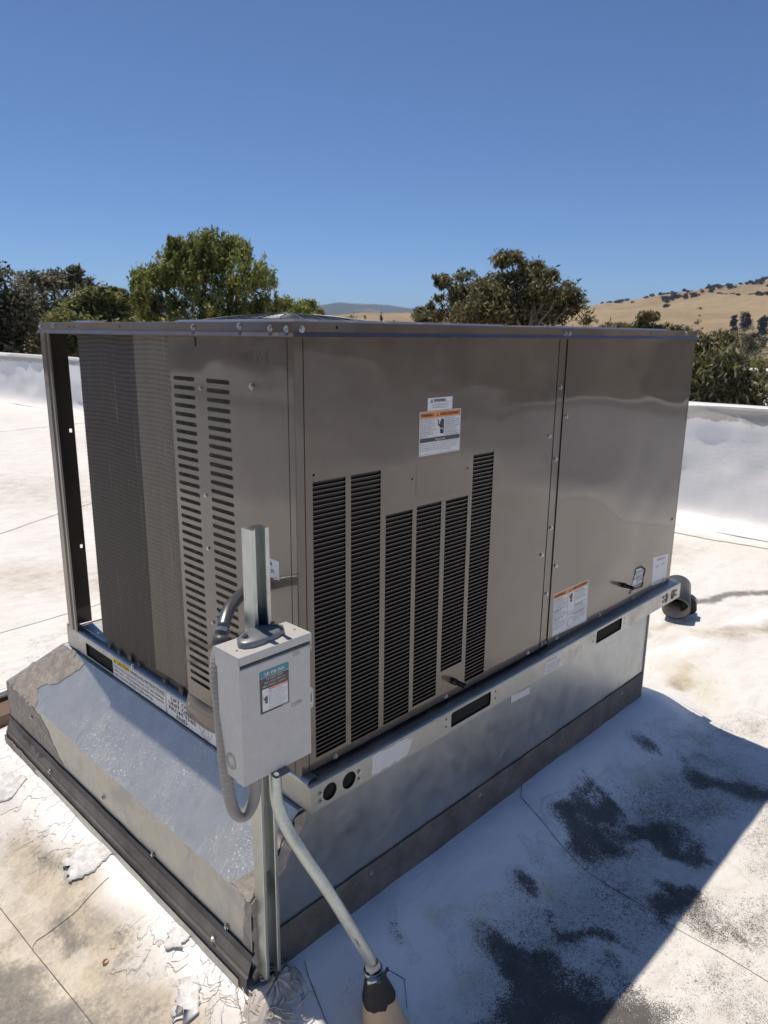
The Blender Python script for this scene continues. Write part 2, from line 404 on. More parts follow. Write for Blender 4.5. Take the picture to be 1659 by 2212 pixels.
def jag(pts, amp, step, seed=1):
    rnd = random.Random(seed); out = []
    for i, a in enumerate(pts):
        b_ = pts[(i + 1) % len(pts)]; L_ = math.dist(a, b_); n = max(1, int(L_ / step))
        for k in range(n):
            t = k / n; q = amp if k else amp * .3
            out.append((a[0] + (b_[0] - a[0]) * t + rnd.uniform(-q, q), a[1] + (b_[1] - a[1]) * t + rnd.uniform(-q, q)))
    return out

_tx = {}
def text_geo(s, res=2):
    if (s, res) in _tx: return _tx[(s, res)]
    cu = bpy.data.curves.new('t', 'FONT'); cu.body = s; cu.size = 1.0; cu.resolution_u = res; cu.align_x = 'LEFT'
    ob = bpy.data.objects.new('t', cu); me = bpy.data.meshes.new_from_object(ob)
    vs = [tuple(v.co) for v in me.vertices]; fs = [tuple(p.vertices) for p in me.polygons]
    bpy.data.objects.remove(ob); bpy.data.curves.remove(cu); bpy.data.meshes.remove(me)
    wd = max((v[0] for v in vs), default=0)
    _tx[(s, res)] = (vs, fs, wd); return _tx[(s, res)]
class Print:
    """flat print on a frame: rects, polygons and lettering, each in its ink, layered 0.15 mm apart"""
    def __init__(s, fr): s.fr = fr; s.mb = MB(); s.mats = []
    def mi(s, m):
        if m not in s.mats: s.mats.append(m)
        return s.mats.index(m)
    def poly(s, pts, m, w_=.0002): s.mb.add([s.fr.p(x, y, w_) for x, y in pts], [tuple(range(len(pts)))], s.mi(m)); return s
    def rect(s, x0, x1, y0, y1, m, w_=.0002): return s.poly([(x0, y0), (x1, y0), (x1, y1), (x0, y1)], m, w_)
    def plate(s, pts, m, t=.0004):
        n = len(pts); s.mb.add([s.fr.p(x, y, t) for x, y in pts] + [s.fr.p(x, y, 0) for x, y in pts],
            [tuple(range(n))] + [(i, i + n, (i + 1) % n + n, (i + 1) % n) for i in range(n)], s.mi(m)); return s
    def text(s, t, x, y, size, m, w_=.0008, fit=None, align='l', res=2, rot=0, skew=0, bold=0):
        vs, fs, wd = text_geo(t, res)
        k = size / .72; kx = (fit / wd) if fit else k
        ox = {'l': 0, 'c': -.5, 'r': -1}[align] * wd * kx
        c_, s_ = math.cos(rot), math.sin(rot)
        for dx in ([0] if not bold else [-bold, 0, bold]):
            out = []
            for a, b_, _ in vs:
                u = a * kx + ox + dx; v = b_ * k; u += v * skew
                out.append(s.fr.p(x + u * c_ - v * s_, y + u * s_ + v * c_, w_ + abs(dx) * .02))
            s.mb.add(out, fs, s.mi(m))
        return s
    def build(s, name, parent): return s.mb.build(name, s.mats, parent, fixn=False)

# hex-head screw, shared mesh, along +Z
def screw_mesh(name, r=.0045, h=.0045, mat='screw_zinc'):
    m = MB(); m.tube([(0, 0, 0), (0, 0, .0012)], r * 1.45, 14); m.tube([(0, 0, .0012), (0, 0, h)], [r, r * .94], 6, smooth=False)
    me = bpy.data.meshes.new(name); me.from_pydata(m.v, [], m.f); me.materials.append(MATS[mat])
    bm = bmesh.new(); bm.from_mesh(me); bmesh.ops.recalc_face_normals(bm, faces=bm.faces); bm.to_mesh(me); bm.free()
    return me
SCREW = screw_mesh('screw'); SCREW_S = screw_mesh('screw_small', .0034, .0036)
def screw(parent, pos, nrm, me=None, name='screw'):
    o = bpy.data.objects.new(name, me or SCREW); COL.objects.link(o); o.parent = parent
    o.location = Vector(pos) - wpos(parent)
    o.rotation_euler = (Vector(nrm).to_track_quat('Z', 'Y') @ Quaternion((0, 0, 1), random.random() * 3)).to_euler(); return o
random.seed(7)
NX = (-1, 0, 0); NY = (0, -1, 0)
def FL(x): return Frame((x, 0, 0), (0, -1, 0), (0, 0, 1))      # plates facing -x, u = -y
def FR(y): return Frame((0, y, 0), (1, 0, 0), (0, 0, 1))       # plates facing -y
def smooth_path(pts, n=8):
    P = [Vector(p) for p in pts]; P = [P[0] * 2 - P[1]] + P + [P[-1] * 2 - P[-2]]; out = []
    for i in range(1, len(P) - 2):
        for k in range(n):
            t = k / n; a, b_, c_, d = P[i - 1], P[i], P[i + 1], P[i + 2]
            out.append(.5 * ((2 * b_) + (c_ - a) * t + (2 * a - 5 * b_ + 4 * c_ - d) * t * t + (3 * b_ - a - 3 * c_ + d) * t ** 3))
    out.append(P[-2]); return out
def at(px, py, D):
    """world point D metres away, horizontally, in the direction of a point of the 1659 x 2212 photograph"""
    d = CAM_M @ Vector((px - 829.5, 1106 - py, -1571.35)); k = D / math.hypot(d.x, d.y); return CAM_P + d * k

# ================================================================== SETTING
L, W, H = 1.786, 1.124, 0.913
CX0, CX1, CY0, CY1 = -0.134, 1.62, 0.0, 1.33           # foot of the curb adapter
def seg_d(x, y, a, b_):
    ax, ay = a; bx, by = b_; dx, dy = bx - ax, by - ay
    t = np.clip(((x - ax) * dx + (y - ay) * dy) / (dx * dx + dy * dy + 1e-12), 0, 1)
    return np.hypot(x - ax - t * dx, y - ay - t * dy)
def wall_x(y): return np.interp(y, [-18, 1, 8, 12, 15, 24], [4.87, 4.86, 4.80, 4.68, 4.52, 4.35])
def roof_z(x, y):
    x = np.asarray(x, float); y = np.asarray(y, float)
    dx = np.maximum(np.maximum(CX0 - x, x - CX1), 0); dy = np.maximum(np.maximum(CY0 - y, y - CY1), 0); d = np.hypot(dx, dy)
    z = -.5 + .088 * (1 - sstep(0.0, .30, d + (fbm(x * 5, y * 5, 3, 2) - .5) * .05))
    z = z + (fbm(x * 1.1, y * 1.1, 5, 3) - .5) * .025 * sstep(.1, .5, d)
    z = z + (fbm(x * 7, y * 7, 9, 3) - .5) * .008
    # one sheet laps over the next near the right of the curb
    sx = np.interp(y, [-3, -.73, -.5, -.25, -.17, -.07, .1], [.73, .732, .736, .751, .757, .779, .84])
    z = z + .0035 * sstep(0, .010, x - sx) * (y < .1) * (y > -3)
    z = z + .05 * np.exp(-((wall_x(y) - x) / .14) ** 2)
    return z
xs = np.concatenate([np.arange(-2.7, -.7, .08), np.arange(-.7, 2.1, .0135), np.arange(2.1, 4.95, .05)])
ys = np.concatenate([np.arange(-16, -2.5, .4), np.arange(-2.5, -1.0, .06), np.arange(-1.0, 1.8, .0135), np.arange(1.8, 4, .05), np.arange(4, 24.2, .2)])
GX, GY = np.meshgrid(xs, ys); GX2 = np.minimum(GX, wall_x(GY) + .05); GZ = roof_z(GX2, GY)
# the sheet stops inside the curb: let it dip there
ins = (GX > CX0 + .03) & (GX < CX1 - .03) & (GY > CY0 + .03) & (GY < CY1 - .03); GZ = np.where(ins, -.46, GZ)
ny, nx = GX.shape
vid = np.arange(nx * ny).reshape(ny, nx)
quads = np.stack([vid[:-1, :-1], vid[:-1, 1:], vid[1:, 1:], vid[1:, :-1]], -1).reshape(-1, 4)
def np_mesh(name, V, F, mat, smooth=True):
    me = bpy.data.meshes.new(name); n = len(V); k = F.shape[1]; m = len(F)
    me.vertices.add(n); me.vertices.foreach_set('co', np.asarray(V, 'f').ravel())
    me.loops.add(m * k); me.loops.foreach_set('vertex_index', F.astype('i').ravel())
    me.polygons.add(m); me.polygons.foreach_set('loop_start', np.arange(0, m * k, k, dtype='i'))
    if hasattr(me.polygons[0], 'loop_total'):
        try: me.polygons.foreach_set('loop_total', np.full(m, k, 'i'))
        except Exception: pass
    me.polygons.foreach_set('use_smooth', np.full(m, smooth)); me.update(calc_edges=True)
    for q in (mat if isinstance(mat, (list, tuple)) else [mat]): me.materials.append(MATS[q])
    return me
def vattr(me, nm, a):
    at_ = me.attributes.new(nm, 'FLOAT', 'POINT'); at_.data.foreach_set('value', np.asarray(a, 'f').ravel())
roof_me = np_mesh('roof', np.stack([GX2, GY, GZ], -1).reshape(-1, 3), quads, 'membrane')
def blobs(lst, warp=.06, grow=1.0):
    wx = GX + (fbm(GX * 9, GY * 9, 21, 4) - .5) * warp * 2; wy = GY + (fbm(GX * 9, GY * 9, 33, 4) - .5) * warp * 2
    out = np.zeros_like(GX)
    for pts, r, a in lst:
        d = np.full_like(GX, 9.); r = r * grow
        if len(pts) == 1: d = np.hypot(wx - pts[0][0], wy - pts[0][1])
        for p_, q_ in zip(pts, pts[1:]): d = np.minimum(d, seg_d(wx, wy, p_, q_))
        out = np.maximum(out, a * (1 - sstep(0.0, 1.25, d / r)))
    return out
mould = blobs([([(1.373, -.154)], .06, .75), ([(1.497, -.277), (1.509, -.319)], .04, .5),
    ([(1.413, -.344), (1.422, -.406), (1.414, -.489)], .085, .85), ([(1.045, -.171), (.946, -.166), (.839, -.17)], .055, 1.0), ([(.839, -.17), (.849, -.252)], .07, .9),
    ([(.90, -.24), (1.001, -.266)], .055, .75), ([(1.001, -.266), (1.023, -.331), (1.018, -.38)], .06, .95), ([(1.018, -.38), (1.023, -.477)], .04, .8),
    ([(1.248, -.385)], .15, .52), ([(.875, -.442), (.834, -.505), (.77, -.48)], .055, .9), ([(.834, -.505), (.80, -.60)], .08, .6),
    ([(.558, -.212)], .055, .8), ([(.675, -.158)], .035, .4), ([(.55, -.33), (.563, -.406), (.57, -.46)], .045, .85),
    ([(.363, -.249), (.377, -.298), (.357, -.359)], .06, .95), ([(.357, -.359), (.391, -.431), (.425, -.53)], .08, 1.0), ([(.31, -.42), (.246, -.40)], .11, .95), ([(.22, -.5), (.42, -.6)], .12, .9),
    ([(.42, -.18)], .04, .4), ([(.857, -.626), (1.0, -.75)], .14, .48), ([(.659, -.675), (.5, -.8)], .14, .45), ([(1.15, -.62), (1.5, -.55)], .15, .45), ([(.19, -.115)], .035, .6), ([(.24, -.20)], .03, .3), ([(.35, -.33), (.75, -.42)], .20, .46), ([(.85, -.24), (1.45, -.42)], .17, .50), ([(1.55, -.2), (1.9, -.35)], .12, .42)], .09, 1.3)
yellow = blobs([([(.604, -.246)], .05, 1), ([(1.229, -.214)], .06, 1), ([(1.312, -.23)], .05, .9), ([(.421, -.181), (.36, -.2)], .05, 1.), ([(1.616, -.224)], .06, .8), ([(1.8, .25), (2.1, .45)], .12, .9), ([(2.2, .1), (2.0, -.1)], .12, .8), ([(.30, -.12)], .03, .8), ([(.25, -.26)], .04, .6)], .03)
tan = blobs([([(-.30, .80), (-.32, .55), (-.28, .35)], .12, 1.0), ([(-.50, 1.15), (-.50, .4)], .26, .95), ([(-.34, .30), (-.28, .05)], .12, 1.0), ([(-.38, .62), (-.36, .2)], .2, .8), ([(-.25, -.05), (-.4, -.2)], .12, .7), ([(1.85, .25), (1.95, .5)], .07, .8), ([(1.95, .0), (2.15, .05)], .06, .9), ([(-.6, 1.3)], .3, .5),
             ([(2.6, 0.1), (3.0, -.1)], .10, .8), ([(2.4, .35), (2.75, .25)], .05, .6), ([(3.2, 1.2), (3.9, .9)], .35, .45), ([(1.2, 2.6), (.4, 3.4)], .5, .5), ([(2.6, 4.5), (1.2, 6.0)], 1.1, .42), ([(2.2, 2.6)], .6, .4), ([(3.6, 8)], 1.4, .35)])
grime = blobs([([(-.52, .50), (-.47, .22), (-.36, .0)], .15, 1.0), ([(-.46, .30), (-.42, .12)], .12, 1.1), ([(-.33, .42), (-.33, .52)], .05, .7), ([(-.28, .72), (-.27, .60)], .05, .5), ([(-.24, .36), (-.26, .24)], .05, .55), ([(-.5, .8), (-.42, .7)], .08, .5), ([(-.43, .52), (-.5, .7)], .05, .45), ([(-.28, .52)], .06, .45), ([(-.27, .30)], .06, .5), ([(-.30, .16)], .05, .4), ([(-.36, .62)], .04, .35), ([(3.0, .36), (3.35, .20), (3.5, .10)], .075, 1.0), ([(2.72, .36), (3.0, .36)], .04, .9), ([(3.42, .1)], .05, .6), ([(1.82, .38), (1.98, .30)], .04, .75), ([(.0, 1.9), (.4, 2.3)], .2, .3)], .04)
dxc = np.maximum(np.maximum(CX0 - GX, GX - CX1), 0); dyc = np.maximum(np.maximum(CY0 - GY, GY - CY1), 0)
dcl = np.hypot(dxc, dyc) + (fbm(GX * 6, GY * 6, 40, 4) - .5) * .10
clean = np.maximum(1 - sstep(.05, .14, dcl), (1 - sstep(.16, .26, dcl)) * (GY < .02) * (GX > .1))
clean = np.maximum(clean, 1 - sstep(.03, .08, seg_d(GX, GY, (2.2, .18), (3.35, -.05)) + (fbm(GX * 8, GY * 8, 44, 3) - .5) * .05))
clean = np.maximum(clean, 1 - sstep(.25, .5, np.abs(wall_x(GY) - GX) + (fbm(GX * 2, GY * 2, 45, 3) - .5) * .3))
flaky = (1 - sstep(.05, .17, np.abs(dcl - .06))) * (GX < -.12) * sstep(.42, .58, fbm(GX * 7, GY * 7, 51, 3))
for nm, a in (('flaky', flaky), ('mould', mould), ('yellow', yellow), ('tan', tan), ('grime', grime), ('clean', clean)): vattr(roof_me, nm, a)
roof = bpy.data.objects.new('roof', roof_me); COL.objects.link(roof); tag(roof, kind='structure')

def ribbon(name, pts, wd, hgt, mat, parent):
    P = []
    for a, b_ in zip(pts, pts[1:]):
        n = max(2, int(math.dist(a, b_) / .02))
        P += [(a[0] + (b_[0] - a[0]) * t / n, a[1] + (b_[1] - a[1]) * t / n) for t in range(n)]
    P.append(pts[-1]); m = MB(); st = []
    for i, (x, y) in enumerate(P):
        a = P[max(i - 1, 0)]; b_ = P[min(i + 1, len(P) - 1)]; d = Vector((b_[0] - a[0], b_[1] - a[1], 0)).normalized(); n_ = Vector((-d.y, d.x, 0))
        w_ = wd * (.6 + .8 * float(vn(x * 40, y * 40, 3))); z = float(roof_z(x, y))
        st.append([Vector((x, y, z - .004)) - n_ * w_, Vector((x, y, z + hgt)) - n_ * w_ * .5, Vector((x, y, z + hgt)) + n_ * w_ * .5, Vector((x, y, z - .004)) + n_ * w_])
    m.sweep(st, None, smooth=True); return m.build(name, mat, parent)
ribbon('membrane_seam', [(.84, .0), (.79, -.03), (.779, -.067), (.757, -.169), (.751, -.253), (.744, -.407), (.736, -.524), (.739, -.627), (.732, -.729), (.73, -1.6)], .0011, .0018, 'ink_grey', roof)
ribbon('membrane_seam', [(-.42, 1.9), (-.40, .75), (-.391, .524), (-.384, .375), (-.378, .224), (-.37, -.2)], .0013, .0018, 'ink_grey', roof)
ribbon('membrane_seam', [(-.391, .50), (-.387, .515), (-.375, .523), (-.284, .502), (-.20, .51)], .0012, .0015, 'ink_grey', roof)
ribbon('membrane_seam', [(-.02, -.025), (-.034, -.055), (-.045, -.09), (-.058, -.133), (-.09, -.3)], .0011, .0018, 'ink_grey', roof)
ribbon('membrane_seam', [(.06, -.16), (.115, -.14), (.135, -.175), (.10, -.215)], .0009, .0015, 'ink_grey', roof)
ribbon('membrane_seam', [(4.30, 6.0), (4.35, 2.5), (4.348, .99), (4.34, .738), (4.392, .394), (4.38, -2.)], .006, .004, 'ink_grey', roof)
ribbon('membrane_seam', [(-.9, 2.35), (1.0, 2.55), (2.6, 2.5), (4.4, 2.7)], .003, .003, 'pvc_inside', roof)
ribbon('membrane_seam', [(-2., 8.6), (1.5, 9.6), (4.5, 10.2)], .012, .004, 'pvc_inside', roof)
ribbon('membrane_seam', [(-.6, 3.4), (.6, 4.2), (3.2, 5.6), (4.5, 6.3)], .009, .004, 'pvc_inside', roof)

# parapet
def wall_z(x, y): return 0
m = MB(); st = []
for y in np.concatenate([np.arange(-16, -1.5, .5), np.arange(-1.5, 3.0, .06), np.arange(3, 9, .25), np.arange(9, 24.3, .15)]):
    x = float(wall_x(y)); wv = (float(fbm(y * .9, 0, 60, 3)) - .5)
    top = .385 + .03 * (float(fbm(y * .5, 3, 61, 2)) - .5) + .0025 * max(0, y - 3)
    prof = [(-.28, -.497), (-.16, -.483), (-.08, -.44), (-.035, -.37)]
    for t in np.linspace(0, 1, 14)[1:]:
        prof.append((-.03 + .16 * t, -.37 + (top - .02 + .37) * t))
    row = []
    for i, (o_, z) in enumerate(prof):
        k = 0 if i < 1 else 1
        b_ = (float(fbm(y * 1.4, z * 2.0, 62, 4)) - .5) * .15 * k + (float(fbm(y * 6, z * 7, 63, 3)) - .5) * .018 * k
        row.append(Vector((x + o_ + b_, y, z if i else z)))
    row += [Vector((x + .128, y, top - .012)), Vector((x + .145, y, top)), Vector((x + .22, y, top + .008)), Vector((x + .30, y, top)), Vector((x + .31, y, top - .05)), Vector((x + .31, y, -7.4))]
    st.append(row)
m.sweep(st, None, smooth=True)
par = m.build('parapet_wall', 'parapet_coat'); tag(par, 'long white coated parapet wall along the far edge of the roof', 'wall')
pw = MB(); st = []  # parapet added out of view, gives the slotted panel something darker to mirror
for y in np.arange(-16, 24.3, .4):
    q = (float(fbm(y * .8, 7, 66, 3)) - .5) * .06
    st.append([Vector((x, y, z)) for x, z in ((-2.36, -.497), (-2.48, -.47), (-2.55 + q, -.38), (-2.58 + q, .40), (-2.60, .42), (-2.88, .42), (-2.90, .36), (-2.90, -7.4))])
tag(pw.sweep(st, None, smooth=True).build('parapet_wall', 'parapet_coat'), 'unseen white coated parapet wall added left of the unit for its slotted end panel to mirror', 'wall')
bw = MB(); bw.box(-2.9, 4.4, -16.2, -16, -7.4, -.1).box(-2.9, 4.3, 24.2, 24.4, -7.4, -.1)
tag(bw.build('building_wall', 'stucco'), kind='structure')

# land: one sheet from under the building to the hills
def ridge(az):
    return np.interp(az, [-180, -60, -10, 5, 15.6, 18, 20, 23.8, 27.2, 31, 37, 41.5, 45.8, 49, 53, 60, 72, 90, 120, 180],
                         [60, 60, 150, 190, 172, 158, 147, 128, 104, 84, 72, 71, 74, 58, 48, 44, 44, 50, 60, 60])
def land_z(x, y):
    r = np.hypot(x, y); az = np.degrees(np.arctan2(y, x))
    s = sstep(850, 2300, r)
    a = ridge(az) + 3
    front = sstep(800, 1500, r) * (1 - sstep(1500, 2100, r) * .55) * (25 + 22 * sstep(20, 40, az) * 0 + 12)
    fold = np.abs(fbm(x / 420, y / 420, 70, 5) * 2 - 1); fold2 = fbm(x / 160, y / 160, 75, 5)
    z = a * s * (1 - .42 * (fold ** .8) * (1 - sstep(2100, 2300, r))) + front * (1 - s) * (.55 + .9 * fold2) + (fold2 - .5) * 10 * s * (1 - sstep(2150, 2300, r) * .5)
    base = -7.4 - 6.5 * sstep(40, 300, r) + (fbm(x / 90, y / 90, 80, 3) - .5) * 2.5 * sstep(60, 200, r)
    return base + z * (1 - .5 * sstep(2600, 4500, r))
rs = np.concatenate([[.5], np.geomspace(6, 700, 60), np.linspace(730, 2400, 110), np.geomspace(2450, 10000, 24)])
azs = np.radians(np.concatenate([np.arange(-180, 0, 5), np.arange(0, 90, .25), np.arange(90, 181, 5)]))
RR, AA = np.meshgrid(rs, azs); LX = RR * np.cos(AA); LY = RR * np.sin(AA); LZ = land_z(LX, LY)
n2, n1 = LX.shape; vid = np.arange(n1 * n2).reshape(n2, n1)
F = np.stack([vid[:-1, :-1], vid[:-1, 1:], vid[1:, 1:], vid[1:, :-1]], -1).reshape(-1, 4)
land = bpy.data.objects.new('ground', np_mesh('ground', np.stack([LX, LY, LZ], -1).reshape(-1, 3), F, 'dry_grass')); COL.objects.link(land); tag(land, kind='structure')
# far ridge
azs = np.radians(np.arange(-12, 105, .2)); rs = np.linspace(7600, 9600, 22); RR, AA = np.meshgrid(rs, azs)
azd = np.degrees(AA); hh = np.interp(azd, [-12, 10, 30, 38, 41, 42.5, 44, 46.5, 48, 49.5, 52, 60, 80, 105], [300, 260, 270, 285, 300, 318, 352, 366, 362, 330, 300, 260, 260, 300])
fl = fbm(RR * np.cos(AA) / 700, RR * np.sin(AA) / 700, 90, 5)
ZZ = -20 + hh * np.sin(np.clip((RR - 7600) / 1400, 0, 1) * math.pi / 2) * (.78 + .44 * fl * (RR < 8990) + .22 * (RR >= 8990)) - 100 * (RR > 9300)
n2, n1 = RR.shape; vid = np.arange(n1 * n2).reshape(n2, n1); F = np.stack([vid[:-1, :-1], vid[:-1, 1:], vid[1:, 1:], vid[1:, :-1]], -1).reshape(-1, 4)
fr_ = bpy.data.objects.new('mountain_ridge', np_mesh('mountain_ridge', np.stack([RR * np.cos(AA), RR * np.sin(AA), ZZ], -1).reshape(-1, 3), F, 'far_chaparral')); COL.objects.link(fr_); tag(fr_, kind='structure')

# haze
hz = bpy.data.materials.new('haze'); hz.use_nodes = True; hn = hz.node_tree; hn.nodes.clear()
o_ = hn.nodes.new('ShaderNodeOutputMaterial'); v_ = hn.nodes.new('ShaderNodeVolumePrincipled'); hn.links.new(v_.outputs[0], o_.inputs['Volume'])
v_.inputs['Color'].default_value = (.55, .74, 1.0, 1); v_.inputs['Density'].default_value = 7.5e-5; v_.inputs['Anisotropy'].default_value = .2
MATS['haze'] = hz
hb = MB().box(-10400, 10400, -10400, 10400, -60, 420).build('haze', 'haze'); tag(hb, kind='stuff')

# ------------------------------------------------------------------ trees
def leaf_mesh(name, clumps, n, size, mat, seed=1, droop=0.0, elong=2.2, sub=26, spread=.17, strands=0, gap=1.3):
    """clumps: (centre xyz, radius xyz). Leaves gather in tufts near each clump's skin and inside it."""
    g = np.random.default_rng(seed); C_ = np.array([c for c, r in clumps], float); Rr = np.array([r for c, r in clumps], float)
    vol = Rr.prod(1) ** (2 / 3); p_ = vol / vol.sum(); nt_ = max(1, n // sub)
    k = g.choice(len(clumps), nt_ * 3, p=p_)
    d = g.normal(size=(nt_ * 3, 3)); d /= np.linalg.norm(d, axis=1)[:, None]
    rad = g.uniform(.15, 1.0, nt_ * 3) ** .45
    tc = C_[k] + d * rad[:, None] * Rr[k]
    fq = gap / Rr.mean(); q = vn(tc[:, 0] * fq + tc[:, 1] * fq * .7, tc[:, 2] * fq * 1.2 + tc[:, 1] * fq * .5, seed) * .6 + vn(tc[:, 1] * fq * 2 + tc[:, 0] * fq, tc[:, 2] * fq * 2.2, seed + 3) * .4
    keep = np.argsort(-(q + g.uniform(0, .17, nt_ * 3)))[:nt_]; k = k[keep]; tc = tc[keep]; q = q[keep]
    tsz = (Rr[k].mean(1) * spread)[:, None] * g.uniform(.5, 1.5, (nt_, 1))
    P = np.repeat(tc, sub, 0) + g.normal(size=(nt_ * sub, 3)) * np.repeat(tsz, sub, 0) * np.array([1, 1, .8])
    if strands:
        h = np.tile(np.linspace(0, 1, sub), nt_) * np.repeat(g.uniform(.4, 1.0, nt_), sub) * strands
        P = np.repeat(tc, sub, 0) + g.normal(size=(nt_ * sub, 3)) * np.repeat(tsz, sub, 0) * .55; P[:, 2] -= h
    N = len(P)
    ax = g.normal(size=(N, 3)); ax[:, 2] = ax[:, 2] * (1 - droop) - droop * 1.6; ax /= np.linalg.norm(ax, axis=1)[:, None]
    sd = np.cross(ax, g.normal(size=(N, 3))); sd /= np.linalg.norm(sd, axis=1)[:, None]
    s = size * g.uniform(.6, 1.3, (N, 1)); a = ax * s * elong / 2; b_ = sd * s / 2
    V = np.stack([P - a, P + b_, P + a, P - b_], 1).reshape(-1, 3); F = np.arange(N * 4).reshape(-1, 4)
    me = np_mesh(name, V, F, mat, False)
    tint = np.clip(np.repeat(g.uniform(0, .85, nt_), sub) + g.normal(0, .16, N), 0, 1)
    vattr(me, 'tint', np.repeat(tint, 4)); return me
def limb_mesh(name, base, forks, r0, mat, seed=2):
    """tapered trunk to a fork point and limbs to each target"""
    rnd = random.Random(seed); m = MB(); fork = forks[0]
    def crooked(a, b_, n=6, q=.06):
        a, b_ = Vector(a), Vector(b_); d = (b_ - a).length
        return [a.lerp(b_, i / n) + (Vector((rnd.uniform(-1, 1), rnd.uniform(-1, 1), rnd.uniform(-.6, .6))) * d * q if 0 < i < n else Vector()) for i in range(n + 1)]
    p = smooth_path(crooked(base, fork, 4, .02), 3); m.tube(p, list(np.linspace(r0, r0 * .62, len(p))), 8)
    for t in forks[1:]:
        p = smooth_path(crooked(fork, t, 5, .06), 3); rr = r0 * rnd.uniform(.3, .45); m.tube(p, list(np.linspace(rr, rr * .25, len(p))), 6)
        for _ in range(3):
            i = rnd.randrange(len(p) // 3, len(p) - 2); q = p[i] + Vector((rnd.uniform(-1, 1), rnd.uniform(-1, 1), rnd.uniform(-.2, 1))) * (Vector(t) - Vector(fork)).length * .14
            pp = smooth_path(crooked(p[i], q, 3, .08), 3); m.tube(pp, list(np.linspace(rr * .35, rr * .08, len(pp))), 5)
    return m
def tree(name, label, cat, ells, D, n, size, leaf, bark='bark', seed=1, base=None, depth=1.0, r0=None, group=None, nf=9, **kw):
    """ells: crown lobes as (px, py, rx, ry) seen from the camera at distance D (m)"""
    g = random.Random(seed); k = D / 1571.35; cl = []
    for px, py, rx, ry in ells:
        c = at(px, py, D + g.uniform(-1, 1) * depth * max(rx, ry) * k * .9); cl.append((c, (rx * k, rx * k * depth, ry * k)))
    cx = sum((c.x for c, r in cl)) / len(cl); cy = sum((c.y for c, r in cl)) / len(cl)
    if base: bp = at(base[0], base[1], D); cx, cy = bp.x, bp.y
    zb = float(land_z(cx, cy)); root = empty(name, (cx, cy, zb), label, cat, group); O = Vector((cx, cy, zb))
    lm = leaf_mesh('crown', [(tuple(c - O), r) for c, r in cl], n, size, leaf, seed, **kw)
    co_ = bpy.data.objects.new('crown', lm); COL.objects.link(co_); co_.parent = root
    zlow = min(c.z - r[2] for c, r in cl); zmid = sum(c.z for c, r in cl) / len(cl)
    fork = Vector((cx + g.uniform(-.3, .3), cy + g.uniform(-.3, .3), zb + max(1.2, (zlow - zb) * .8 + (zmid - zlow) * .25)))
    tg = [c + Vector((g.uniform(-.2, .2), g.uniform(-.2, .2), g.uniform(0, .4))) * r[0] for c, r in cl][:nf]
    m = limb_mesh('trunk', O - Vector((0, 0, .2)), [fork] + tg, r0 or .035 * (zmid - zb) ** 1.0, bark, seed)
    m.build('trunk', bark, root, fixn=False)
    return root
tree('pepper_tree', 'tall drooping pepper tree with bright green crown behind the top left of the unit', 'tree',
     [(462, 528, 42, 34), (425, 548, 44, 40), (385, 540, 26, 34), (372, 522, 12, 16), (380, 575, 44, 42), (330, 605, 46, 44), (296, 612, 26, 34), (290, 660, 26, 34), (345, 655, 46, 40), (430, 612, 58, 52), (505, 545, 40, 34), (530, 575, 46, 42),
      (565, 590, 34, 48), (585, 635, 24, 50), (548, 645, 42, 46), (495, 640, 48, 50), (410, 665, 50, 34), (470, 680, 40, 24), (575, 680, 26, 26)],
     34, 42000, .07, 'leaf_pepper', seed=5, droop=.75, elong=2.8, sub=30, gap=1.0, spread=.15, strands=.85, base=(482, 700), r0=.38, nf=16)
tree('acacia_tree', 'sparse grey green tree filling the left edge beyond the parapet', 'tree',
     [(-40, 620, 50, 45), (20, 625, 34, 40), (8, 600, 20, 18), (30, 680, 46, 46), (-30, 700, 50, 60), (45, 730, 46, 44), (5, 750, 46, 36)],
     24, 12000, .07, 'leaf_dark', seed=11, droop=.3, elong=2.0, sub=22, spread=.2, base=(10, 700), r0=.28)
tree('acacia_tree', 'dark thin crowned tree just left of the bright pepper tree', 'tree',
     [(75, 612, 32, 28), (75, 590, 12, 12), (110, 625, 34, 32), (150, 612, 30, 26), (165, 590, 16, 12), (185, 630, 18, 26), (95, 665, 44, 36), (140, 660, 36, 30), (70, 690, 34, 40), (100, 725, 44, 44), (150, 745, 30, 30)],
     27, 13000, .07, 'leaf_dark', seed=12, droop=.3, elong=2.0, sub=20, spread=.21, base=(100, 700), r0=.26)
tree('bushy_tree', 'olive green bushy tree between the dark tree and the pepper tree', 'tree',
     [(215, 650, 34, 24), (250, 640, 20, 18), (190, 675, 44, 30), (240, 680, 40, 34), (150, 705, 40, 30), (200, 725, 50, 40), (260, 725, 40, 40), (160, 760, 40, 30), (225, 775, 50, 30)],
     22, 26000, .06, 'leaf_olive', seed=13, droop=.2, sub=22, spread=.2, base=(210, 720), r0=.2)
tree('bushy_tree', 'low light green tree at the right foot of the pepper tree', 'tree',
     [(640, 672, 26, 20), (668, 664, 20, 14), (615, 668, 22, 22), (690, 680, 14, 12), (650, 695, 40, 22)],
     48, 12000, .09, 'leaf_pepper', seed=14, droop=.3, sub=20, spread=.22, base=(650, 700), r0=.2)
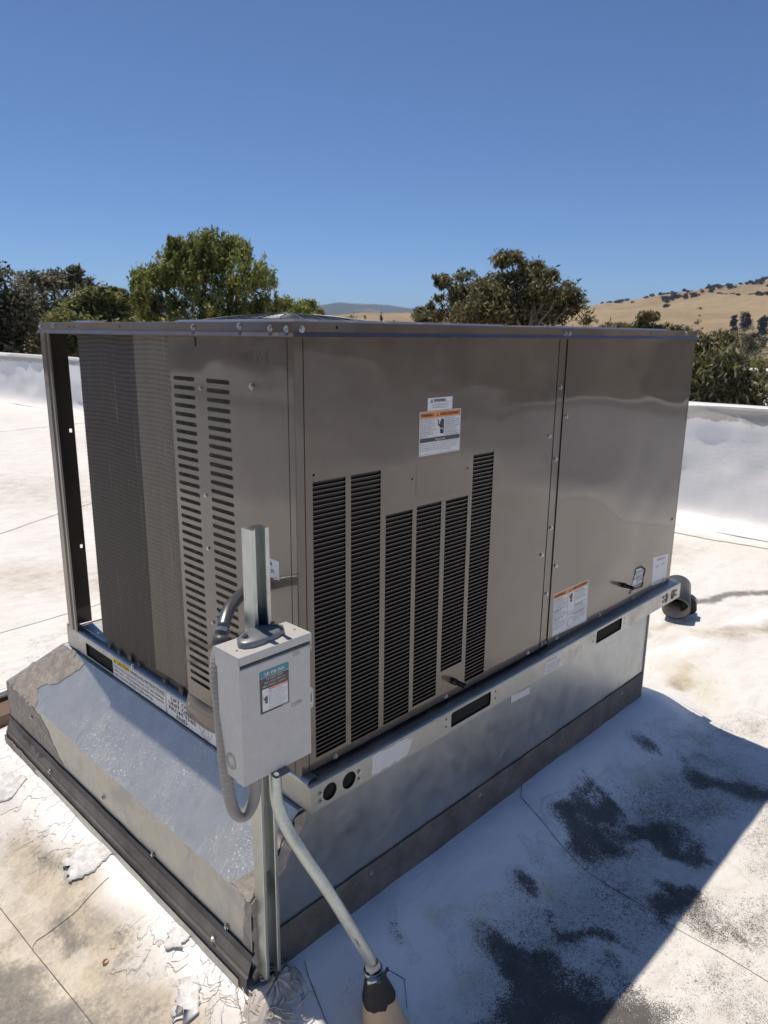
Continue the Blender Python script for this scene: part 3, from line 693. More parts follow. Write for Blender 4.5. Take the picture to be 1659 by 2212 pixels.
tree('eucalyptus_tree', 'ragged brown green eucalyptus rising behind the middle of the unit', 'tree',
     [(1098, 560, 26, 14), (1088, 578, 20, 16), (1118, 583, 34, 26), (1150, 590, 24, 24), (1165, 578, 14, 12), (1070, 606, 24, 26), (1030, 602, 26, 20), (1000, 596, 12, 16), (992, 622, 22, 22), (960, 610, 14, 16), (946, 603, 8, 14), (948, 640, 10, 10),
      (1010, 640, 36, 26), (1060, 640, 40, 34), (1110, 625, 38, 34), (1160, 625, 36, 34), (1205, 625, 26, 30), (1192, 600, 16, 14), (1225, 640, 22, 28), (1240, 665, 28, 26), (1180, 665, 50, 34), (1110, 672, 56, 34), (1040, 680, 56, 32), (980, 675, 30, 30), (960, 690, 22, 16), (1262, 690, 18, 16), (1280, 700, 26, 14)],
     21, 24000, .046, 'leaf_brown', 'bark_pale', seed=21, droop=.6, elong=3.2, sub=18, spread=.24, base=(1112, 700), r0=.2, nf=22)
tree('eucalyptus_tree', 'small brown eucalyptus beside the left of the ragged one', 'tree', [(905, 680, 16, 12), (930, 665, 8, 14), (925, 690, 26, 14)], 30, 3500, .07, 'leaf_brown', 'bark_pale', seed=22, droop=.6, elong=3, sub=18, base=(912, 700), r0=.12)
tree('eucalyptus_tree', 'glossy green eucalyptus close behind the parapet at right edge', 'tree',
     [(1532, 752, 30, 22), (1560, 742, 24, 16), (1512, 765, 26, 24), (1545, 790, 44, 34), (1590, 800, 34, 26), (1625, 812, 22, 20), (1515, 815, 36, 40), (1560, 840, 46, 36), (1608, 845, 40, 30), (1520, 870, 40, 34), (1580, 885, 46, 28), (1640, 880, 30, 24), (1500, 840, 30, 40), (1480, 890, 40, 30)],
     12.5, 22000, .034, 'leaf_euc', 'bark_pale', seed=23, droop=.7, elong=3.6, sub=18, spread=.24, base=(1545, 900), r0=.11, nf=14)
tree('eucalyptus_tree', 'spindly young eucalyptus poking up behind the right of the unit', 'tree', [(1402, 684, 20, 9), (1390, 692, 10, 8), (1418, 690, 8, 8), (1385, 712, 30, 10), (1330, 712, 30, 9), (1440, 712, 26, 8)], 26, 3600, .07, 'leaf_euc', 'bark_pale', seed=24, droop=.6, elong=3, sub=16, base=(1403, 712), r0=.1)

def simple_tree(px, top, wpx, D, kind, leaf, label, seed, cat='tree', group=None):
    """far tree: base on the land, top at the height it reaches in the view"""
    tp = at(px, top, D); zb = float(land_z(tp.x, tp.y)); hgt = tp.z - zb; rw = wpx / 2 * D / 1571.35; O = Vector((tp.x, tp.y, zb))
    root = empty('conifer_tree' if kind == 'cone' else 'round_tree', O, label, cat, group); g = random.Random(seed); cl = []
    if kind == 'cone':
        for i in range(9):
            t = i / 8; cl.append(((g.uniform(-.1, .1) * rw, g.uniform(-.1, .1) * rw, hgt * (.18 + .80 * t)), (rw * (1.02 - t * .85),) * 2 + (hgt * .09,)))
    else:
        for i in range(9):
            a = g.uniform(0, 6.28); q = g.uniform(.2, .6); cl.append(((math.cos(a) * rw * q, math.sin(a) * rw * q, hgt * g.uniform(.35, .80)), (rw * g.uniform(.4, .6),) * 2 + (hgt * g.uniform(.16, .24),)))
        cl.append(((0, 0, hgt * .82), (rw * .5, rw * .5, hgt * .16)))
    me = leaf_mesh('crown', cl, 2600, max(.13, 1.6 * D / 1571.35 * 1.3), leaf, seed, sub=16, elong=1.5, spread=.2)
    o = bpy.data.objects.new('crown', me); COL.objects.link(o); o.parent = root
    MB().tube([(0, 0, -.5), (0, 0, hgt * .6)], [rw * .12, rw * .05], 6).build('trunk', 'bark', None, fixn=False, center=False).parent = root
    return root
for i, (px, top, w_, D, kind, leaf, lab) in enumerate([
    (1511, 674, 36, 190, 'cone', 'leaf_dark', 'tall dark pointed conifer standing in the valley above the unit corner'),
    (1488, 694, 34, 185, 'round', 'leaf_dark', 'dark broad tree pressed against the left of the tall conifer'),
    (1530, 712, 44, 150, 'round', 'leaf_dark', 'rounded dark tree right below the tall conifer'),
    (1583, 694, 64, 170, 'round', 'leaf_dark', 'widest domed dark tree in the valley at right'),
    (1556, 716, 30, 160, 'round', 'leaf_oak', 'small dark tree left of the widest domed tree'),
    (1622, 704, 40, 210, 'round', 'leaf_dark', 'grey green tree right of the widest domed tree'),
    (1650, 716, 40, 170, 'round', 'leaf_dark', 'dark tree at the frame edge right of the domed tree'),
    (1608, 744, 52, 110, 'round', 'leaf_dark', 'round shrubby tree below the domed tree'),
    (1645, 762, 56, 88, 'round', 'leaf_olive', 'large bushy tree at the right frame edge above the white roof'),
    (1600, 778, 46, 84, 'round', 'leaf_oak', 'dark shrub mass left of the edge tree'),
    (1506, 735, 30, 120, 'round', 'leaf_dark', 'dark shrub beside the far top corner of the unit'),
    (1563, 704, 12, 330, 'round', 'leaf_dark', 'tiny round tree left above the domed tree'),
    (1587, 676, 16, 900, 'round', 'leaf_oak', 'left one of two lone trees on the lower hill slope'),
    (1613, 672, 22, 900, 'round', 'leaf_oak', 'right and larger of two lone trees on the lower hill slope'),
    (1652, 681, 22, 820, 'round', 'leaf_oak', 'lone tree on the hill foot at the frame edge'),
    (760, 673, 30, 230, 'round', 'leaf_dark', 'dark round tree before the golden hill left of the eucalyptus'),
    (788, 688, 12, 260, 'cone', 'leaf_oak', 'first small tree right of the dark round tree'),
    (803, 690, 14, 260, 'round', 'leaf_dark', 'small leafy tree in the middle of the valley row'),
    (823, 683, 14, 250, 'cone', 'leaf_dark', 'small pointed tree in the valley row left of the bushes'),
    (850, 690, 34, 240, 'round', 'leaf_dark', 'wide low bush cluster right end of the valley row'),
    (1300, 698, 24, 130, 'round', 'leaf_dark', 'low tree behind the unit right of the ragged eucalyptus'),
    (1338, 700, 30, 150, 'round', 'leaf_oak', 'dark low tree left of the spindly eucalyptus'),
    (1455, 706, 40, 140, 'round', 'leaf_dark', 'low dark trees right of the spindly eucalyptus')]):
    simple_tree(px, top, w_, D, kind, leaf, lab, 100 + i)

# scrubby understorey beyond the parapet, seen as one mass
rng = np.random.default_rng(3); cl = []
for i in range(90):
    px = rng.uniform(1440, 1680); D = rng.uniform(30, 130); p = at(px, 760, D); z = float(land_z(p.x, p.y)); s = D * .018 + .5
    cl.append(((p.x, p.y, z + s * .5), (s * 1.3, s * 1.3, s)))
for i in range(60):
    px = rng.uniform(-60, 700); D = rng.uniform(26, 60); p = at(px, 760, D); z = float(land_z(p.x, p.y)); s = 1.7
    cl.append(((p.x, p.y, z + s * .6), (s * 1.3, s * 1.3, s * 1.2)))
o = bpy.data.objects.new('shrubs', leaf_mesh('shrubs', cl, 50000, .2, 'leaf_olive', 7, sub=20)); COL.objects.link(o); tag(o, kind='stuff')

rng = np.random.default_rng(8); cl = []
for i in range(170):
    a_ = R_(rng.choice([rng.uniform(-85, 6), rng.uniform(88, 185)])); D = rng.uniform(24, 34) if math.cos(a_) > 0 else rng.uniform(14, 24)
    x, y = D * math.cos(a_), D * math.sin(a_); z = float(land_z(x, y)); h = rng.uniform(5.0, 8.5)
    cl.append(((x, y, z + h * rng.uniform(.3, 1.05)), (2.2, 2.2, h * .35)))
o = bpy.data.objects.new('tree_belt', leaf_mesh('tree_belt', cl, 90000, .32, 'leaf_dark', 17, sub=20)); COL.objects.link(o); tag(o, kind='stuff')  # unseen trees added so the cabinet panels have something dark to reflect

# oaks on the hills: countable, alike
oak_me = [leaf_mesh('hill_oak', [((0, 0, .42), (.42, .42, .30)), ((.3, .1, .35), (.3, .3, .2)), ((-.28, -.1, .38), (.3, .3, .22)), ((0, 0, .15), (.2, .2, .2))], 420, .15, 'leaf_oak', 200 + i, sub=12, elong=1.4) for i in range(4)]
rnd = random.Random(44); cnt = 0
def put_oak(az, r, s):
    x, y = CAM_P.x + r * math.cos(R_(az)), CAM_P.y + r * math.sin(R_(az)); o = bpy.data.objects.new('oak_tree', rnd.choice(oak_me)); COL.objects.link(o)
    o.location = (x, y, float(land_z(x, y)) - .3); o.scale = (s * rnd.uniform(.9, 1.3), s * rnd.uniform(.9, 1.3), s); o.rotation_euler.z = rnd.uniform(0, 6)
    tag(o, 'small dark oak dotted along the golden ridge at the right', 'tree', 'oaks on the golden ridge')
while cnt < 290:
    az = rnd.uniform(13.5, 29); r = rnd.uniform(1500, 2330)
    dens = float(fbm(az * .9, r / 160, 55, 3)); 
    if r < 2230 and rnd.random() > max(.03, (dens - .50) * 5): continue
    if r >= 2230 and rnd.random() > .22: continue
    if az > 24 and r < 2150: continue
    put_oak(az, r, rnd.uniform(7, 14)); cnt += 1

# distant building roofs and a pole in the valley
p = at(1650, 845, 42)
e = empty('storage_building', (p.x, p.y, float(land_z(p.x, p.y))), 'low building with a long white roof glimpsed through the right hand eucalyptus', 'building')
zt_ = p.z - 1.2; d_ = Vector((math.cos(R_(15)), math.sin(R_(15)), 0)); q_ = Vector((-d_.y, d_.x, 0))
def obox(mb, c, a, b_, z0, z1, u=d_, v=q_):
    c = Vector((c[0], c[1], 0)); return mb.hexa([c - u * a - v * b_ + Vector((0, 0, z0)), c + u * a - v * b_ + Vector((0, 0, z0)), c + u * a + v * b_ + Vector((0, 0, z0)), c - u * a + v * b_ + Vector((0, 0, z0)),
        c - u * a - v * b_ + Vector((0, 0, z1)), c + u * a - v * b_ + Vector((0, 0, z1)), c + u * a + v * b_ + Vector((0, 0, z1)), c - u * a + v * b_ + Vector((0, 0, z1))])
obox(MB(), p, 9, 6, -9, zt_).build('wall', 'stucco', e); obox(MB(), p, 9.4, 6.4, zt_, zt_ + .35).build('roof', 'parapet_coat', e)
p = at(1648, 806, 60); e = empty('shed', (p.x, p.y, float(land_z(p.x, p.y))), 'small pale roofed shed at the right frame edge among the trees', 'building')
obox(MB(), p, 2.5, 2, -11, p.z).build('wall', 'stucco', e); obox(MB(), p, 2.7, 2.2, p.z, p.z + .25).build('roof', 'parapet_coat', e)
p = at(1594, 744, 95); zb = float(land_z(p.x, p.y)); e = empty('utility_pole', (p.x, p.y, zb), 'wooden utility pole with crossarm standing in the dry field', 'pole')
MB().tube([(p.x, p.y, zb - .3), (p.x, p.y, p.z)], .16, 8).build('pole', 'pole_wood', e)
for dz in (1.0, 3.2): obox(MB(), (p.x, p.y), .07, 1.5, p.z - dz, p.z - dz + .16).build('crossarm', 'pole_wood', e)

# ================================================================== CURB ADAPTER
curb = empty('curb_adapter', (CX0, CY0, -.42), 'galvanized sheet metal curb adapter with sloped left side under the air conditioner', 'curb')
ZB, ZT, ZL = -.432, -.062, -.208      # foot, top under the unit, outer edge of the slope
XI = -.010
sf = Frame((CX0, 0, ZL), (0, -1, 0), (XI - CX0, 0, ZT - ZL)); SL = math.hypot(XI - CX0, ZT - ZL)
sheet('slope_panel', sf, [(-CY1, 0), (0, 0), (0, SL), (-1.16, SL)], [], .0025, 'galvanized_slope', curb)
# right hand wall, one plate with the sloped near edge
sheet('wall_panel', FR(0.0), [(CX0, ZB), (CX1, ZB), (CX1, ZT), (XI, ZT), (CX0, ZL)], [], .0025, 'galvanized_wall', curb, wofs=-.0005)
sheet('wall_panel', FL(CX0), [(-CY1, -.345), (-.0026, -.345), (-.0026, ZL), (-CY1, ZL)], [], .0025, 'galvanized_band', curb, wofs=-.0026)
m = MB()   # far slope, far end and the top plate, out of sight from here
m.add([(CX0, CY1, ZL), (XI, 1.16, ZT), (CX1, 1.16, ZT), (CX1, CY1 + .08, ZL - .01)], [(0, 1, 2, 3)])
m.add([(CX0, CY1, ZL), (CX1, CY1 + .08, ZL - .01), (CX1, CY1 + .08, ZB), (CX0, CY1, ZB)], [(0, 1, 2, 3)])
m.add([(CX1, .001, ZB), (CX1, CY1 + .08, ZB), (CX1, CY1 + .08, ZL - .01), (CX1, 1.16, ZT), (CX1, .001, ZT)], [(0, 1, 2, 3, 4)])
m.add([(XI, .001, ZT - .001), (CX1, .001, ZT - .001), (CX1, 1.16, ZT - .001), (XI, 1.16, ZT - .001)], [(0, 1, 2, 3)])
m.build('rear_panel', 'galvanized_slope', curb)
# corner return at the far right edge
MB().box(CX1, CX1 + .004, -.004, .03, ZB, ZT - .02).build('edge_flange', 'galvanized_band', curb)
# dark felt band at the foot, right side: proud of the wall; left side: stepped ledge
sheet('base_band', FR(-.0035), jag([(CX0 + .01, ZB), (CX1 - .002, ZB), (CX1 - .002, -.312), (CX0 + .05, -.312)], .0012, .03, 4), [], .003, 'felt_band', curb)
ml = MB(); st = []
for y in np.linspace(-.004, CY1 - .002, 40):
    q = (float(vn(y * 14, 1, 5)) - .5) * .004
    st.append([Vector((CX0 - .0035, y, -.330 + q)), Vector((CX0 - .005, y, -.345)), Vector((CX0 - .014, y, -.368 + q)), Vector((CX0 - .0150, y, -.374 + q)), Vector((CX0 - .019, y, -.379)), Vector((CX0 - .022, y, -.425))])
ml.sweep(st, None).build('base_ledge', 'felt_band', curb)
MB().sweep([[Vector((CX0 - .0235, y, -.392)), Vector((CX0 - .0245, y, -.436)), Vector((CX0 - .018, y, -.436))] for y in (.02, CY1 + .0)], None).build('base_flashing', 'galvanized_band', curb)
# trowelled sealant over the corners
sheet('sealant_patch', sf, jag([(-1.318, .002), (-1.09, .001), (-1.14, .045), (-1.105, .075), (-1.05, .095), (-1.02, .130), (-.99, .18), (-1.15, SL)], .010, .016, 3), [], .0018, 'sealant', curb, wofs=.0018)
sheet('sealant_patch', sf, jag([(-.075, .001), (-.001, .001), (-.001, SL * .9), (-.018, SL * .85), (-.020, .09), (-.035, .04)], .005, .012, 5), [], .0018, 'sealant', curb, wofs=.0018)
sheet('sealant_patch', FL(CX0), jag([(-1.326, -.338), (-1.10, -.338), (-.90, -.336), (-.94, -.315), (-1.00, -.27), (-1.07, -.225), (-1.15, -.212), (-1.326, -.212)], .007, .014, 6), [], .0014, 'sealant', curb, wofs=-.0012)
sheet('sealant_patch', FL(CX0), jag([(-1.326, -.425), (-1.10, -.420), (-1.06, -.392), (-1.20, -.388), (-1.326, -.386)], .005, .012, 16), [], .0014, 'sealant', curb, wofs=.0252)
sheet('sealant_patch', FL(CX0), jag([(-.040, -.336), (-.001, -.336), (-.001, -.214), (-.022, -.214), (-.028, -.28)], .003, .010, 8), [], .0014, 'sealant', curb, wofs=-.0012)
sheet('sealant_patch', FR(0), jag([(CX0, -.40), (CX0 + .034, -.40), (CX0 + .028, -.30), (CX0 + .034, -.23), (-.012, -.115), (.012, -.07), (-.012, -.068), (CX0, ZL)], .005, .012, 9), [], .0022, 'sealant', curb, wofs=.0062)
for y, z in ((1.13, -.255), (.66, -.30), (.40, -.325), (.09, -.325)): screw(curb, (CX0 - .0005, y, z), NX)
for y in (.98, .12): screw(curb, (CX0 - .016, y, -.365), NX)
for x in (.20, .62, 1.05, 1.45): screw(curb, (x, -.0036, -.335), NY)
pr = Print(FR(0)); pr.plate(jag([(.755, -.110), (.850, -.116), (.847, -.094), (.755, -.089)], .002, .012, 3), 'sticker_paper'); pr.build('torn_label', curb)

# ================================================================== ROOFTOP UNIT
unit = empty('rooftop_air_conditioner', (L / 2, W / 2, -.06), 'large bronze brown packaged rooftop air conditioner with louvered panel on a galvanized base rail', 'air conditioner')
RY = -.0305
# --- base rail, right side: pierced face and the folded top
forks = [rrect(.449, .613, -.0495, -.010, .006), rrect(1.172, 1.342, -.0525, -.010, .006)]
holes = [circ(.051, -.032, .0195), circ(.106, -.032, .0195), circ(1.686, -.033, .0195), circ(1.744, -.033, .0195)]
dots = [circ(x, z, .003, 8) for x in (.430, .633, 1.153, 1.361) for z in (-.018, -.038)]
sheet('base_rail', FR(RY), [(0.0, -.0595), (1.810, -.0595), (1.810, -.006), (0.0, -.006)], forks + holes + dots, .002, 'galvanized_rail', unit)
pf = [(RY, -.006), (RY + .0008, -.003), (RY + .003, -.0008), (RY + .007, .001), (.0035, .0045)]
MB().sweep([[Vector((x, y, z)) for y, z in pf] for x in (0.0, 1.81)], None, smooth=True).build('rail_lip', 'galvanized_rail', unit, solid=.0015)
MB().box(1.808, 1.810, RY + .002, 1.13, -.0575, -.003).box(0, 1.81, 1.128, 1.130, -.0595, -.003).build('rail_flange', 'galvanized_rail', unit)
for x, z in ((.025, -.025), (.025, -.044), (.135, -.025), (.135, -.044), (1.665, -.025), (1.667, -.043), (1.772, -.025), (1.775, -.044)): screw(unit, (x, RY, z), NY)
# --- base rail, coil end
sheet('base_rail', FL(0.0), [(-1.139, -.0595), (.0285, -.0595), (.0285, -.003), (-1.139, -.003)], [rrect(-1.008, -.70, -.0535, -.013, .006)] + [circ(-y, .0, .0025, 8) for y in ()], .002, 'galvanized_rail', unit)
pf = [(0.0, -.003), (.0006, .002), (.003, .006), (.008, .009), (.018, .0115), (.026, .0105), (.0265, -.002)]
MB().sweep([[Vector((x, y, z)) for x, z in pf] for y in (-.02, 1.139)], None, smooth=True).build('rail_lip', 'galvanized_rail', unit)
MB().box(.028, 1.78, .006, 1.12, -.006, -.003).build('base_pan', 'galvanized_slope', unit)
MB().box(.006, 1.55, RY + .006, 1.10, -.0575, -.008).build('fork_hole_dark', 'void_black', unit)  # black block put in so the fork holes look dark inside
for y, z in ((.714, .010), (.423, .013), (1.125, .010)): screw(unit, (.001, y, z), (-1, 0, .35))
# --- lifting labels on the coil-end rail
pr = Print(FL(0)); pr.plate([(-.834, -.0585), (-.545, -.0585), (-.545, .0005), (-.834, .0005)], 'sticker_white')
pr.rect(-.832, -.732, -.0145, -.0005, 'ink_yellow', .0006); pr.poly([(-.825, -.0125), (-.811, -.0125), (-.818, -.002)], 'ink_black', .0010)
pr.text('CAUTION', -.806, -.0125, .0100, 'ink_black', .0011, fit=.070, bold=.0003); pr.text('HANDLING INSTRUCTIONS', -.728, -.0125, .0090, 'ink_grey', .0011, fit=.180, bold=.0002)
pr.rect(-.832, -.547, -.0160, -.0154, 'ink_black', .0008)
for i, t in enumerate(('Forks must be inserted 52 inches (132 cm) minimum', 'under unit.    When hoisting, spreader bars must be', 'used to prevent damage to sides and top.')):
    pr.text(t, -.829, -.0270 - i * .0118, .0080, 'ink_grey', .0008, fit=(.278, .276, .220)[i], bold=.00015)
pr.build('caution_label', unit)
pr = Print(FL(0)); pr.plate([(-.536, -.0585), (-.314, -.0585), (-.314, .0005), (-.536, .0005)], 'sticker_white')
for t, x, z, f in (('LIFT ONE', -.515, -.0125, .100), ('UNIT ONLY', -.528, -.0265, .126), ('FROM THIS', -.528, -.0405, .128), ('END', -.492, -.0545, .052)):
    pr.text(t, x, z, .0105, 'ink_black', .0008, fit=f, bold=.0005)
pr.rect(-.458, -.402, -.0282, -.0272, 'ink_black', .0008)
ring = circ(-.357, -.029, .0275, 32); rin = circ(-.357, -.029, .0262, 32)
for i in range(32): pr.poly([ring[i], ring[(i + 1) % 32], rin[(i + 1) % 32], rin[i]], 'ink_black', .0007)
for a_, b_ in (((-.368, -.048), (-.368, -.010)), ((-.346, -.048), (-.346, -.010)), ((-.368, -.010), (-.346, -.010)), ((-.368, -.048), (-.346, -.048)), ((-.372, -.028), (-.342, -.028)), ((-.376, -.047), (-.338, -.011))):
    d = Vector((b_[0] - a_[0], b_[1] - a_[1])).normalized() * .0005; q = (-d.y, d.x)
    pr.poly([(a_[0] - q[0], a_[1] - q[1]), (b_[0] - q[0], b_[1] - q[1]), (b_[0] + q[0], b_[1] + q[1]), (a_[0] + q[0], a_[1] + q[1])], 'ink_black', .0007)
pr.text('2', -.359, -.022, .006, 'ink_black'); pr.text('1', -.358, -.041, .006, 'ink_black'); pr.build('lifting_label', unit)

# --- black inner boxes standing in for the dark interior, far faces
MB().box(.95, 1.774, .035, 1.116, .0, .895).build('inner_dark_body', 'void_black', unit)
MB().box(.10, .949, .030, .40, .0, .80).build('inner_dark_box', 'void_black', unit)
MB().box(.93, 1.780, 1.117, 1.1195, .0, .893).build('rear_panel', 'bronze_paint', unit)
MB().box(1.775, 1.779, .012, 1.116, .0, .893).build('end_panel', 'bronze_paint', unit)
# --- coil, rippled rows, L-shaped in plan
def coil_path():
    P = [(.055, y) for y in np.linspace(.035, .42, 6)] + [(.018, .44)] + [(.018, y) for y in np.linspace(.48, .912, 9)]
    P += [(.018 + .045 - .045 * math.cos(a), .912 + .045 * math.sin(a)) for a in np.linspace(.15, math.pi / 2, 9)]
    P += [(x, .957) for x in np.linspace(.2, .93, 8)]; return P
def coil(name, P, mat, z0=.030, z1=.886, off=0):
    rows = 78; m = MB(); n = rows * 4
    nn = []
    for i, (x, y) in enumerate(P):
        a = P[max(i - 1, 0)]; b_ = P[min(i + 1, len(P) - 1)]; d = Vector((b_[0] - a[0], b_[1] - a[1])).normalized(); nn.append((-d.y, d.x))
    st = []
    for k in range(n + 1):
        z = z0 + (z1 - z0) * k / n; q = .0008 * abs(math.sin(math.pi * k / 4))
        st.append([Vector((x + nx_ * (q + off), y + ny_ * (q + off), z + .0025 * math.sin(y * 26))) for (x, y), (nx_, ny_) in zip(P, nn)])
    m.sweep(st, None, smooth=True)
    return m.build(name, mat, unit)
cp = coil_path()
spl = (.018, .617)
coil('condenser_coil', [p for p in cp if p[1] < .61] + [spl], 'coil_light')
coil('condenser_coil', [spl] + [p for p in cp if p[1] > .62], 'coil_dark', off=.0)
mb = MB()
for i, (y, sg) in enumerate(((.872, 0), (.815, 0), (.755, 1), (.70, 0), (.565, 0), (.487, 1))):
    m = MB(); m.box(.010, .0125, y - (.014 if sg else .007), y + .007, -.002, .024 + .006 * sg); m.build('coil_bracket', 'tab_dark', unit, bevel=.002)
MB().box(.020, .05, .44, .90, -.002, .030).build('coil_base', 'tab_dark', unit)
# hoses of dust stuck on the fins: pale streaks are in the material
# --- corner posts
MB().sweep([[Vector((x, y, z)) for x, y in ((.0235, .0030), (.0050, .0030), (.0035, .0045), (.0035, .0205))] for z in (-.002, .884)], None).build('corner_post', 'bronze_paint', unit, solid=-.0015)
st = [[Vector((x, y, z)) for x, y in ((.0035, 1.064), (.0010, 1.066), (.0010, 1.075), (.0050, 1.078), (.0050, 1.090), (.0010, 1.093), (.0010, 1.119), (.003, 1.1205))] for z in (.004, .884)]
MB().sweep(st, None).build('corner_post', 'bronze_paint', unit, solid=-.0015)
bk = Frame((0, 1.119, 0), (1, 0, 0), (0, 0, 1))
sheet('post_flange', bk, [(.004, .004), (.072, .004), (.072, .884), (.004, .884)], [rrect(.056, .064, z, z + .011) for z in (.60, .245)] + [circ(.020, z, .0035, 10) for z in (.74, .50, .30, .09)], .0015, 'bronze_shaded', unit)
# --- slotted panel on the coil end
sl_ = [rrect(-.4215, -.3375, z - .0045, z + .0045, .0044) for z in [.795 - .0193 * i for i in range(38)]]
sl_ += [rrect(-.2925, -.2090, z - .0045, z + .0045, .0044) for z in [.795 - .0193 * i for i in range(38)]]
sheet('slotted_panel', FL(.005), [(-.436, .010), (-.0235, -.002), (-.0235, .884), (-.436, .884)], sl_, .0012, 'bronze_paint', unit)
ms = MB(); st = []
for y in np.linspace(.436, .30, 12):
    b_ = .010 * math.sin((y - .30) / .136 * math.pi); st.append([Vector((-.0012, y, -.020 - b_ * .9)), Vector((-.0040 - b_ * .25, y, -.006)), Vector((-.003, y, .012 + b_ * 1.2)), Vector((.004, y, .034))])
ms.sweep(st, None, smooth=True).build('bulged_foot', 'bronze_paint', unit)
MB().box(.0036, .0046, .325, .327, .864, .884).box(.0036, .0046, .325, .436, .8825, .8842).build('panel_notch', 'void_black', unit)
for y, z in ((.315, .778), (.133, .792), (.314, .549), (.314, .429), (.309, .256), (.29, .12)):
    if y == .133: screw(unit, (.0045, y, z), NX)
    else: screw(unit, (.0050, y, z), NX, SCREW_S)
# marker note, handwritten
pr = Print(FL(.005))
def stroke(pts, w_=.0004):
    for a_, b_ in zip(pts, pts[1:]):
        d = Vector((b_[0] - a_[0], b_[1] - a_[1])); d = d.normalized() * w_; q = (-d.y, d.x)
        pr.poly([(a_[0] - q[0], a_[1] - q[1]), (b_[0] - q[0], b_[1] - q[1]), (b_[0] + q[0], b_[1] + q[1]), (a_[0] + q[0], a_[1] + q[1])], 'ink_black', .0003)
def S(x, y): return (-.164 + x * .001, .835 + y * .001)
for s_ in ([(0, 22), (0, 6), (4, 2), (8, 6), (9, 22)], [(12, 2), (13, 22), (20, 3), (21, 23)], [(25, 2), (25, 22)], [(28, 22), (38, 22)], [(33, 22), (32, 1)],
           [(49, 0), (50, 24), (58, 26), (60, 18), (51, 12), (60, -2)], [(64, 12), (70, 12)], [(64, 7), (70, 7)], [(78, 26), (75, 12), (84, 12)], [(84, 30), (82, 0)]): stroke([S(*p_) for p_ in s_])
pr.build('marker_note', unit)
pr = Print(FL(.005)); pr.plate([(-.150, .418), (-.062, .418), (-.062, .457), (-.150, .457)], 'sticker_white')
pr.text('UTILIZATION', -.146, .445, .0065, 'ink_black', fit=.058); pr.text('ONLY!', -.146, .428, .0075, 'ink_black', fit=.066, bold=.0004); pr.text('connect here', -.086, .420, .003, 'ink_grey', fit=.02)
pr = Print(FL(.005)); pr.plate([(-.150, .418), (-.062, .418), (-.062, .457), (-.150, .457)], 'sticker_white')
pr.text('OPEN', -.1155, .443, .0080, 'ink_black', fit=.030, bold=.0004); pr.text('ONLY!', -.1155, .4275, .0080, 'ink_black', fit=.036, bold=.0004); pr.rect(-.082, -.066, .4205, .4215, 'ink_grey', .0006)
pr.build('small_white_label', unit)

# --- right hand face: louvered access panel
cols = [(.0440, .1290, .0335, .6195), (.1435, .2285, .0255, .6200), (.2445, .3295, .0270, .5205), (.3430, .4280, .0345, .5235), (.4435, .5265, .0905, .5220), (.5415, .6240, .0280, .6170)]
YF = .004
access = sheet('access_panel', FR(YF), [(.0265, .0085), (.8915, .0085), (.8915, .884), (.0265, .884)], [rrect(a, b_, c_, d_, .0015, 2) for a, b_, c_, d_ in cols] + [circ(.047, .632, .0028, 8), circ(.326, .587, .0028, 8), circ(.521, .587, .0028, 8)], .0012, 'bronze_paint', unit)
PITCH = .0096
def louver_mesh(wd, n=1):
    m = MB()
    for i in range(n):
        z = -PITCH * i
        # pressed-in blade: outer lip at the top, running inwards and down; its right end turns in
        m.add([(0, .0002, z), (wd, .0002, z), (wd, .0060, z - PITCH * .90), (0, .0060, z - PITCH * .90), (0, .0012, z + .0004), (wd, .0012, z + .0004), (wd, .0070, z - PITCH * .88), (0, .0070, z - PITCH * .88)],
              [(0, 1, 2, 3), (7, 6, 5, 4), (0, 4, 5, 1), (2, 6, 7, 3), (1, 5, 6, 2), (0, 3, 7, 4)])
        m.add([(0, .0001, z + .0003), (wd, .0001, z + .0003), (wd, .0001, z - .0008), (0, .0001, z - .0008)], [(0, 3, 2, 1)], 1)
    me = bpy.data.meshes.new('louver'); me.from_pydata(m.v, [], m.f); me.materials.append(MATS['louver_shaded']); me.materials.append(MATS['bronze_shaded'])
    me.polygons.foreach_set('material_index', m.m); return me
lv = []; wpa = wpos(access)
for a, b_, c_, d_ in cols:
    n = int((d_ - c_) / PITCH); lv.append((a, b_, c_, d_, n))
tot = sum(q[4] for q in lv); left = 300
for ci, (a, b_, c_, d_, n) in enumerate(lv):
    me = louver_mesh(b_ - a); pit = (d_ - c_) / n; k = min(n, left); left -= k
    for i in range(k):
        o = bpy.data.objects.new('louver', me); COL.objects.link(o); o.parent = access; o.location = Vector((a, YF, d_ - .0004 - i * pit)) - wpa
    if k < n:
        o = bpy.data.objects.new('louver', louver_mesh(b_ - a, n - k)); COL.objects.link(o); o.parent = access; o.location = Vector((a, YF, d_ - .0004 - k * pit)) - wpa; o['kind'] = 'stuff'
MB().box(.030, .66, .0185, .0200, .012, .64).build('louver_dark_plate', 'void_black', unit)  # black plate stands in for the unlit space behind the blades
# knock-out plate outline
def ring_plate(name, fr, o_, i_, mat, parent, w0):
    n = len(o_); m = MB(); m.add([fr.p(x, y, w0) for x, y in o_] + [fr.p(x, y, w0) for x, y in i_], [(k, (k + 1) % n, (k + 1) % n + n, k + n) for k in range(n)]); return m.build(name, mat, parent)
ring_plate('knockout_outline', FR(YF), rrect(.339, .515, .537, .628, .012, 6), rrect(.3398, .5142, .5378, .6272, .0115, 6), 'bronze_shaded', access, .0003)
for x, z in ((.097, .014), (.467, .016), (.831, .017), (.872, .631), (.872, .298)): screw(access, (x, YF, z), NY)
